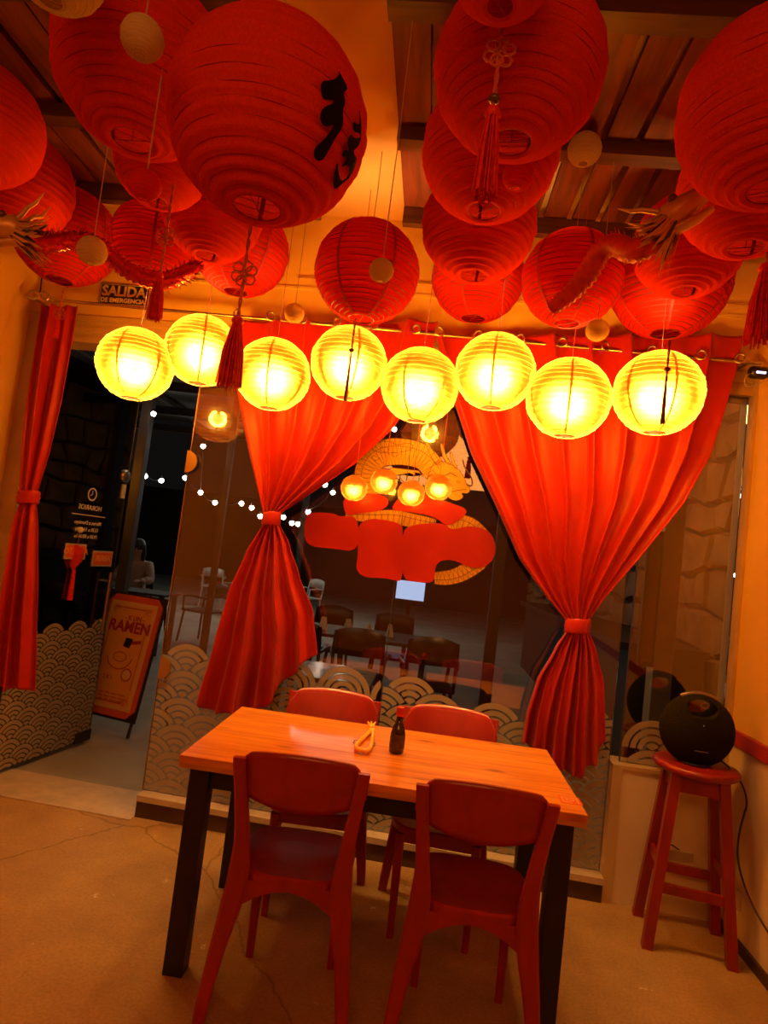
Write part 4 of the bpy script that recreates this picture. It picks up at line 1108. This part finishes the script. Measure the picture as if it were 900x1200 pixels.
# stone wall along the right of the terrace
sw = structure(MB().box(2.42, 2.6, 3.5, 15, 0, 3.6), 'wall_stone', MT['mortar'])
rnd = random.Random(11)
courses = [0.0]
while courses[-1] < 3.3: courses.append(courses[-1]+rnd.uniform(.24, .42))
courses[-1] = 3.58
wob = [(rnd.uniform(0, 6), rnd.uniform(1.5, 3.2)) for _ in courses]
def cz_(k, y): return courses[k]+(0 if k in (0, len(courses)-1) else .055*math.sin(y*wob[k][1]+wob[k][0])+.03*math.sin(y*7.3+k))
for k in range(len(courses)-1):
    y = 3.52; sl = 0
    while y < 14.8:
        w = min(rnd.uniform(.22, .62)*(1 if y < 8 else 1.5), 14.95-y); sl2 = rnd.uniform(-.07, .07); g = .011; pr = rnd.uniform(.03, .09)
        ya, yb = y+g, y+w-g; o_ = []
        for yy, kk, sg in ((ya-sl, k, 1), ((ya+yb)/2, k, 1), (yb-sl2, k, 1), (yb+sl2, k+1, -1), ((ya+yb)/2, k+1, -1), (ya+sl, k+1, -1)):
            o_.append((yy, cz_(kk, yy)+sg*g))
        cy3 = sum(q[0] for q in o_)/6; cz3 = sum(q[1] for q in o_)/6
        a_ = [(2.43, q[0], q[1]) for q in o_]; b_ = [(2.42-pr+rnd.uniform(-.015, .015), cy3+(q[0]-cy3)*.86, cz3+(q[1]-cz3)*.84) for q in o_]
        mb = MB(); mb.add(a_+b_+[(2.42-pr-.012, cy3, cz3)], [(i, (i+1) % 6, (i+1) % 6+6, i+6) for i in range(6)]+[(i+6, (i+1) % 6+6, 12) for i in range(6)])
        structure(mb, 'stone', MT['stone'], sw); y += w; sl = sl2
structure(MB().box(1.62, 1.75, 4.55, 4.68, 0, 3.6), 'trim_9', MT['outcream'])
# framed panel, long dark counter along the stone wall
fp = thing('framed_panel', 'tall dark framed panel on the cream post outside at the right', 'panel', (1.555, 4.55, 1.45))
MB().bevbox(-.055, .055, -.03, 0, -.47, .47, .004).build('panel_frame', MT['outdark'], fp)
MB().box(-.035, .035, -.034, -.028, -.44, .44).build('panel_face', MT['menu'], fp)
ct = thing('outdoor_counter', 'long dark counter along the terrace stone wall', 'counter', (1.9, 7.6, 0))
MB().box(-.3, .42, -2.3, 3.2, 1.0, 1.06).build('counter_top', MT['outdark'], ct)
MB().box(-.2, .4, -2.25, 3.15, 0, 1.0).build('counter_front', MT['outdark'], ct)
for i, (px, py, yy) in enumerate(((598, 800, 5.2),)): pass
# posts and roof beams of the terrace
def post(x, y, w, h_, mt, label, name='terrace_post'):
    return tag(MB().bevbox(x-w/2, x+w/2, y-w/2, y+w/2, 0, h_, .005).build(name, MT[mt]), label, 'post', 'slim posts holding the terrace roof')
a = at(156, 600, 6.2); post(a.x, 6.2, .1, 3.3, 'post', 'slim grey terrace post seen through the open doorway')
a = at(258, 620, 7.5); post(a.x, 7.5, .07, 3.3, 'post', 'slim pale terrace post seen through the left pane beside the middle curtain')
a = at(585, 660, 7.0); post(a.x, 7.0, .12, 3.3, 'outdark', 'dark terrace post below the dragon picture')
a = at(352, 640, 11); post(a.x, 11, .1, 3.3, 'post', 'distant terrace post right of the middle curtain band')
for k, y in enumerate((4.6, 6.2, 7.8, 9.4, 11.0)):
    tag(MB().box(-7.5, 2.4, y-.05, y+.05, 3.3, 3.42).build('roof_beam', MT['outdark']), '%s dark cross beam of the terrace roof counting from the window' % order[k], 'beam', 'terrace roof beams')
for k, x in enumerate((-6.4, -4.2, -2.0, .2)):
    tag(MB().box(x-.04, x+.04, 3.5, 11.2, 3.42, 3.5).build('roof_rafter', MT['post']), '%s grey lengthwise rafter of the terrace roof from the left' % order[k], 'beam', 'terrace roof rafters')
structure(MB().box(-13, 2.6, 3.45, 11.2, 3.52, 3.55), 'ceiling_terrace', MT['outdark'])
# string bulbs
bl = [(116, 475, 6), (114, 497, 6.6), (131, 510, 7.2), (125, 529, 7.8), (180, 485, 6), (161, 552, 9.2), (170, 558, 9.4), (189, 563, 9.8), (238, 523, 7.2), (235, 577, 9), (252, 589, 9.5), (283, 590, 10), (295, 595, 10), (305, 605, 10), (462, 503, 7), (472, 531, 7.6),
      (332, 606, 11), (342, 613, 11.5), (349, 614, 12), (361, 600, 10), (381, 568, 9), (390, 577, 9.2), (420, 608, 10), (394, 616, 12), (217, 560, 11)]
zones = {}
for i, (x, y, d) in enumerate(bl):
    zones.setdefault('over the open doorway' if x < 200 else ('behind the left pane' if x < 330 else 'behind the centre pane'), []).append(i)
for where, ids in zones.items():
    for k, i in enumerate(sorted(ids, key=lambda q: bl[q][0])):
        x, y, d = bl[i]; p = at(x, y, d); r = d*2.9/F
        t = thing('string_bulb', '%s white festoon bulb from the left %s' % ((order+['ninth', 'tenth'])[k], where), 'light bulb', p, 0, 'festoon bulbs ' + where)
        MB().sphere((0, 0, 0), r, 8).build('bulb_globe', MT['bulb'], t)
        MB().tube([(0, 0, r*.8), (0, 0, r*2)], r*.5, 8).build('bulb_socket', MT['blackpl'], t)
def wire(ids, label):
    P = []
    for a, b_ in zip(ids, ids[1:]):
        pa, pb = at(*bl[a])+Vector((0, 0, .05)), at(*bl[b_])+Vector((0, 0, .05))
        for k in range(6): t = k/6; q = pa.lerp(pb, t); q.z -= .08*4*t*(1-t); P.append(q)
    P.append(at(*bl[ids[-1]])+Vector((0, 0, .05)))
    tag(MB().tube(P, .006, 5).build('string_wire', MT['rubber']), label, 'wire')
wire([0, 1, 2, 3], 'dark festoon wire joining the bulbs at the left of the doorway')
wire([4, 5, 6, 7], 'dark festoon wire joining the bulbs at the right of the doorway')
wire([8, 9, 10, 11, 12, 13], 'dark festoon wire sagging behind the left pane')
wire([24, 9], 'short festoon wire at the left edge of the left pane')
wire([14, 15], 'festoon wire above the gold dragon picture')
wire([20, 21, 19, 18, 17, 16], 'festoon wire behind the middle curtain band')
wire([19, 23, 22], 'festoon wire left of the dragon picture')
# outdoor lantern beyond the door
t = lantern(0, 0, 1, .34, 'lit', 'amber lantern outside at the left with a small red ball below', 18, None, pos=at(70, 535, 5.6), ztop=3.52)
LC['amber lantern outside at the left with a small red ball below'].data.energy = 36
MB().sphere((0, 0, -.36), .052, 12).build('red_ball', MT['rcrepe'], t)
MB().tube([(0, 0, -.16), (0, 0, -.31)], .002, 5).build('ball_string', MT['redcord'], t)

# outdoor furniture
def out_chair(x, y, rz, mt, label, group, h_=.82):
    t = thing('outdoor_chair', label, 'chair', (x, y, 0), rz, group)
    MB().bevbox(-.22, .22, -.22, .22, .43, .46, .01).build('seat', MT[mt], t)
    for sx in (-1, 1):
        for s2 in (-1, 1): MB().tube([(sx*.22, s2*.22, 0), (sx*.19, s2*.19, .44)], .016, 7).build('leg', MT[mt], t)
        MB().tube([(sx*.21, -.2, .44), (sx*.21, -.24, .7), (sx*.2, -.26, h_)], .016, 7).build('back_post', MT[mt], t)
        MB().tube([(sx*.22, -.22, .64), (sx*.26, 0, .66), (sx*.22, .2, .64), (sx*.2, .2, .45)], .016, 7).build('armrest', MT[mt], t)
    b_ = MB(); vs = []
    for i in range(13):
        u = -1+i/6
        for z in (.66, h_+.04*(1-u*u)):
            for dy in (-.008, .008): vs.append((u*.2, -.25-.03*(1-u*u)+dy, z))
    fs = []
    for i in range(12):
        a = i*4; fs += [(a, a+4, a+6, a+2), (a+1, a+3, a+7, a+5), (a+2, a+6, a+7, a+3), (a, a+1, a+5, a+4)]
    fs += [(0, 2, 3, 1), (48, 49, 51, 50)]
    b_.add(vs, fs, True); b_.build('back_panel', MT[mt], t)
    return t
def out_table(x, y, w, d, mt, mt2, label, h_=.74, group=None):
    t = thing('outdoor_table', label, 'table', (x, y, 0), 0, group)
    MB().bevbox(-w/2, w/2, -d/2, d/2, h_-.03, h_, .005).build('tabletop', MT[mt], t)
    for sx in (-1, 1):
        for s2 in (-1, 1): MB().box(sx*(w/2-.05)-.025, sx*(w/2-.05)+.025, s2*(d/2-.05)-.025, s2*(d/2-.05)+.025, 0, h_-.03).build('leg', MT[mt2], t)
    return t
tp = atz(392, 783, .74)
out_table(-.62, 4.12, .72, .55, 'tabletop2', 'outdark', 'pale wooden terrace table just outside the glass with a menu stand')
ms = thing('menu_stand', 'brown upright menu stand on the pale terrace table', 'stand', (-.79, 4.05, .74))
MB().hexa([(-.06, -.03, 0), (.06, -.03, 0), (.06, .03, 0), (-.06, .03, 0), (-.06, -.006, .17), (.06, -.006, .17), (.06, .006, .17), (-.06, .006, .17)]).build('stand_panel', MT['menu'], ms)
MB().hexa([(-.03, -.0275, .025), (.03, -.0275, .025), (.03, -.025, .025), (-.03, -.025, .025), (-.03, -.0165, .095), (.03, -.0165, .095), (.03, -.014, .095), (-.03, -.014, .095)]).build('printed_square', MT['sill'], ms)
out_table(-.55, 6.3, 1.3, .8, 'outdark', 'outdark', 'dark terrace table with glasses beyond the pale one')
for i, (x, y, rz) in enumerate(((-1.05, 5.65, 0), (-.5, 5.6, 0), (.1, 5.65, .1), (-1.0, 7.0, PI), (-.3, 7.0, PI))):
    out_chair(x, y, rz, 'plasticd', 'dark armchair %s' % ['at the near left of the dark terrace table', 'at the near middle of the dark terrace table', 'at the near right of the dark terrace table', 'at the far left of the dark terrace table', 'at the far right of the dark terrace table'][i], 'dark terrace armchairs', .86)
for i, x in enumerate((-.95, -.72, -.5, -.3)):
    t = thing('paper_napkin', '%s white folded napkin from the left on the dark terrace table' % order[i], 'napkin', (x, 6.2+.1*(i % 2), .74), i*.7, 'white napkins on the dark terrace table')
    MB().hexa([(-.04, -.03, 0), (.04, -.03, 0), (.04, .03, 0), (-.04, .03, 0), (-.025, -.004, .12), (.025, -.004, .12), (.025, .004, .12), (-.025, .004, .12)]).build('folded_sheet', MT['white'], t)
for i, (x, y, rz) in enumerate(((-2.9, 12.6, -1.2), (-3.7, 12.4, 1.4), (-2.5, 13.6, 2.6), (-4.6, 13.5, .3))):
    out_chair(x, y, rz, 'plasticw', 'pale plastic armchair %s on the lit far terrace' % ['right of the pale table', 'left of the pale table', 'behind the pale table', 'farthest left'][i], 'pale plastic armchairs')
out_table(-3.3, 13.0, .8, .8, 'plasticw', 'plasticw', 'pale plastic table on the lit far terrace')
# person seated beyond the doorway
px0 = Vector((-4.05, 8.6, 0)); 
out_chair(px0.x, px0.y, PI+.2, 'plasticd', 'dark chair under the seated person beyond the doorway', 'dark chairs beyond the doorway')
out_chair(-3.1, 8.9, 1.2, 'plasticd', 'dark empty chair right of the seated person beyond the doorway', 'dark chairs beyond the doorway')
out_table(-3.45, 7.7, .7, .5, 'outdark', 'outdark', 'small dark table before the seated person')
pe = thing('person', 'person with dark hair in a pale knit top seated beyond the doorway', 'person', (px0.x, px0.y, 0), PI+.2)
def skinned(verts, edges, rad, name, mt, parent, sub=2):
    me = bpy.data.meshes.new(name); me.from_pydata(verts, edges, []); o = bpy.data.objects.new(name, me); C.objects.link(o)
    o.modifiers.new('sk', 'SKIN'); 
    for i, r in enumerate(rad): me.skin_vertices[0].data[i].radius = (r, r*.85) if isinstance(r, float) else r
    me.skin_vertices[0].data[0].use_root = True
    ss = o.modifiers.new('ss', 'SUBSURF'); ss.levels = ss.render_levels = sub
    dg = bpy.context.evaluated_depsgraph_get(); dg.update(); m2 = bpy.data.meshes.new_from_object(o.evaluated_get(dg)); m2.materials.clear(); m2.materials.append(mt)
    for p in m2.polygons: p.use_smooth = True
    bpy.data.objects.remove(o); m2.name = name; return link(name, m2, parent)
# facing local +y
bv = [(0, -.05, .52), (0, -.07, .72), (0, -.06, .93), (0, -.03, 1.05), (0, -.01, 1.12), (0, .0, 1.2), (0, .0, 1.29),
      (.17, -.05, 1.0), (.23, .05, .78), (.14, .24, .8), (-.17, -.05, 1.0), (-.23, .05, .78), (-.14, .24, .8),
      (.1, .0, .52), (.13, .38, .52), (.13, .42, .1), (.13, .52, .05), (-.1, .0, .52), (-.13, .38, .52), (-.13, .42, .1), (-.13, .52, .05)]
be = [(0, 1), (1, 2), (2, 3), (3, 4), (4, 5), (5, 6), (2, 7), (7, 8), (8, 9), (2, 10), (10, 11), (11, 12), (0, 13), (13, 14), (14, 15), (15, 16), (0, 17), (17, 18), (18, 19), (19, 20)]
br_ = [.15, .14, .15, .08, .055, .085, .075, .07, .05, .035, .07, .05, .035, .1, .075, .045, .035, .1, .075, .045, .035]
skinned(bv, be, br_, 'body', MT['skin'], pe)
skinned([(0, -.05, .56), (0, -.07, .74), (0, -.06, .93), (.17, -.05, 1.0), (.235, .05, .79), (.17, .17, .8), (-.17, -.05, 1.0), (-.235, .05, .79), (-.17, .17, .8)], [(0, 1), (1, 2), (2, 3), (3, 4), (4, 5), (2, 6), (6, 7), (7, 8)], [.175, .165, .17, .09, .07, .055, .09, .07, .055], 'knit_top', MT['shirt'], pe)
skinned([(0, -.04, .53), (.1, .0, .53), (.13, .38, .53), (.13, .42, .14), (-.1, .0, .53), (-.13, .38, .53), (-.13, .42, .14)], [(0, 1), (1, 2), (2, 3), (0, 4), (4, 5), (5, 6)], [.14, .12, .09, .06, .12, .09, .06], 'trousers', MT['trousers'], pe)
MB().sphere((0, -.018, 1.262), .103, 12, (.92, .92, 1)).tube([(-.07, .0, 1.27), (-.085, -.01, 1.15), (-.08, -.02, 1.03)], [.03, .035, .02], 8).tube([(.07, .0, 1.27), (.085, -.01, 1.15), (.08, -.02, 1.03)], [.03, .035, .02], 8).build('hair', MT['hair'], pe)
MB().tube([(0, .078, 1.225), (0, .098, 1.2)], [.008, .013], 7).build('nose', MT['skin'], pe)
for s_ in (-1, 1):
    MB().sphere((s_*.03, .075, 1.235), .009, 6).build('eye', MT['bead'], pe)
    for k in range(4): MB().tube([(s_*(.145-.015*k), .25, .8), (s_*(.13-.015*k), .29, .79), (s_*(.12-.015*k), .305+.003*k, .775)], .008, 6).build('finger', MT['skin'], pe)
    MB().tube([(s_*.12, .23, .81), (s_*.09, .26, .81)], .009, 6).build('thumb', MT['skin'], pe)
# screen, far building mass and planting
sc_ = thing('television_screen', 'bright bluish television screen glowing far out on the terrace', 'screen', at(481, 692, 9.0))
MB().box(-.2, .2, -.01, .0, -.13, .13).build('screen_glass', MT['screen'], sc_)
MB().bevbox(-.22, .22, .0, .04, -.15, .15, .004).build('screen_housing', MT['blackpl'], sc_)
MB().box(-.03, .03, .01, .03, -(sc_.location.z), -.17).build('screen_stand', MT['blackpl'], sc_)
structure(MB().box(-14, 3.4, 21.5, 22, 0, 3.0), 'wall_far', MT['outdark'])
rnd = random.Random(4)
def shrub(x, y, r, label):
    t = thing('shrub', label, 'shrub', (x, y, 0), 0, 'dark shrubs at the terrace edge'); mb = MB()
    for i in range(260):
        v = Vector((rnd.gauss(0, 1), rnd.gauss(0, 1), rnd.gauss(0, 1))).normalized()*r*rnd.uniform(.4, 1); v.z = abs(v.z)*1.3+.15
        a = Vector((rnd.uniform(-1, 1), rnd.uniform(-1, 1), rnd.uniform(-1, 1))).normalized()*.07; b_ = a.orthogonal().normalized()*.025
        mb.add([v-a, v-b_, v+a, v+b_], [(0, 1, 2, 3)])
    mb.build('foliage', MT['leaf'], t, kind='stuff'); MB().tube([(0, 0, 0), (0, 0, r)], .03, 6).build('stem', MT['outdark'], t)
shrub(-5.1, 7.4, .6, 'dark leafy shrub outside nearest the left curtain'); shrub(-5.6, 9.4, .7, 'dark leafy shrub farther left beyond the door'); shrub(-7.2, 12, .8, 'dark leafy shrub farthest off beyond the door')

# ---------------------------------------------------------------- menu board outside the door
q0 = Vector((-2.47, 4.66, 0)); q1 = Vector((-1.985, 4.53, 0)); ux = (q1-q0).normalized(); nrm = Vector((ux.y, -ux.x, 0))
BW = (q1-q0).length
ab = thing('menu_board', 'orange folding ramen menu board standing outside the glass door', 'sign', (q0+q1)/2)
org = (q0+q1)/2; lean = .2
bupv = (Vector((0, 0, 1))-nrm*lean).normalized()
bfr = frame_m(Vector((0, 0, .12)), ux, bupv)   # local: x right, y up the board, z towards the viewer
BH = .88
def bp2(pts, z, th, name, mt): MB().poly([bfr @ Vector((x, y, z)) for x, y in pts], bfr.to_3x3() @ Vector((0, 0, 1)), th).build(name, MT[mt], ab)
def cham(w, h0, h1, c): return [(-w+c, h0), (w-c, h0), (w, h0+c), (w, h1-c), (w-c, h1), (-w+c, h1), (-w, h1-c), (-w, h0+c)]
bp2([(-BW/2-.012, -.02), (BW/2+.012, -.02), (BW/2+.012, BH+.015), (-BW/2-.012, BH+.015)], -.02, .02, 'board_back', 'outdark')
bp2(cham(BW/2, 0, BH, .06), 0, .016, 'orange_frame', 'orange')
bp2([(-BW/2+.035, .05), (BW/2-.035, .05), (BW/2-.035, BH-.05), (-BW/2+.035, BH-.05)], .016, .001, 'pale_border', 'posterp')
bp2([(-BW/2+.065, .08), (BW/2-.065, .08), (BW/2-.065, BH-.08), (-BW/2+.065, BH-.08)], .017, .001, 'poster_face', 'poster')
def btext(s_, size, x, y, mt='posterr', bold=.002, sp_=1): 
    text_mb(s_, size, bfr @ Matrix.Translation((x, y, .0195)), .0005, False, bold, sp_).build('poster_lettering', MT[mt], ab)
btext('- K LIN -', .05, .04, BH-.17, bold=.001); btext('RAMEN', .115, .01, BH-.24, bold=.004)
btext('2 X 1', .04, -.06, .26, bold=.0005)
for y, s_ in ((.155, .02), (.13, .02), (.108, .018)): btext('caldo  fideos  huevo  verdura', s_, .02, y, bold=.0002)
g = MB()
for (x0, x1, y0, y1) in ((-.17, .12, BH-.1, BH-.094), (.165, .17, .2, BH-.2), (-.17, -.165, .2, BH-.2), (-.12, .12, .094, .1)):
    g.box(x0, x1, y0, y1, .018, .0192, bfr)
for cx, cy2 in ((-.15, BH-.11), (.15, BH-.11), (.15, .11), (-.15, .11)):
    for r in (.012, .024):
        g.tube([bfr @ Vector((cx+r*math.cos(t), cy2+r*math.sin(t), .019)) for t in [k*.6 for k in range(9)]], .0016, 4)
g.build('border_ornament', MT['posterr'], ab)
bp2([(.02, BH-.345), (.15, BH-.32), (.152, BH-.345), (.022, BH-.37)], .018, .001, 'red_banner', 'posterr')
bw = MB(); bw.tube([bfr @ Vector((.0+.11*math.cos(t), .42+.1*math.sin(t)*.9, .0195)) for t in [PI+.1+k*.3 for k in range(11)]], .004, 5)
bw.tube([bfr @ Vector((.0+.06*math.cos(t), .42+.035*math.sin(t), .0195)) for t in [k*.5 for k in range(14)]], .003, 5)
bw.build('bowl_drawing', MT['posterr'], ab)
bp2([(.0, .5), (.06, .49), (.075, .56), (.01, .565)], .018, .0015, 'dark_bowl_print', 'signblack')
bp2([(.1+.045*(1+.06*(k % 2))*math.cos(2*PI*k/32), .3+.045*(1+.06*(k % 2))*math.sin(2*PI*k/32)) for k in range(32)], .018, .0015, 'round_seal', 'posterr')
bp2([(.1+.037*math.cos(2*PI*k/24), .3+.037*math.sin(2*PI*k/24)) for k in range(24)], .0195, .001, 'seal_face', 'posterp')
top = Vector(bfr @ Vector((0, BH, -.01)))
for s_ in (-1, 1):
    e = ux*(s_*(BW/2-.01)); 
    MB().tube([e+Vector(bfr @ Vector((0, 0, -.01)))+Vector((0, 0, .0)), e+nrm*.02], .012, 6).build('front_leg', MT['outdark'], ab)
    MB().tube([top+e-Vector((0, 0, .01)), e-nrm*.42], .012, 6).build('rear_leg', MT['outdark'], ab)
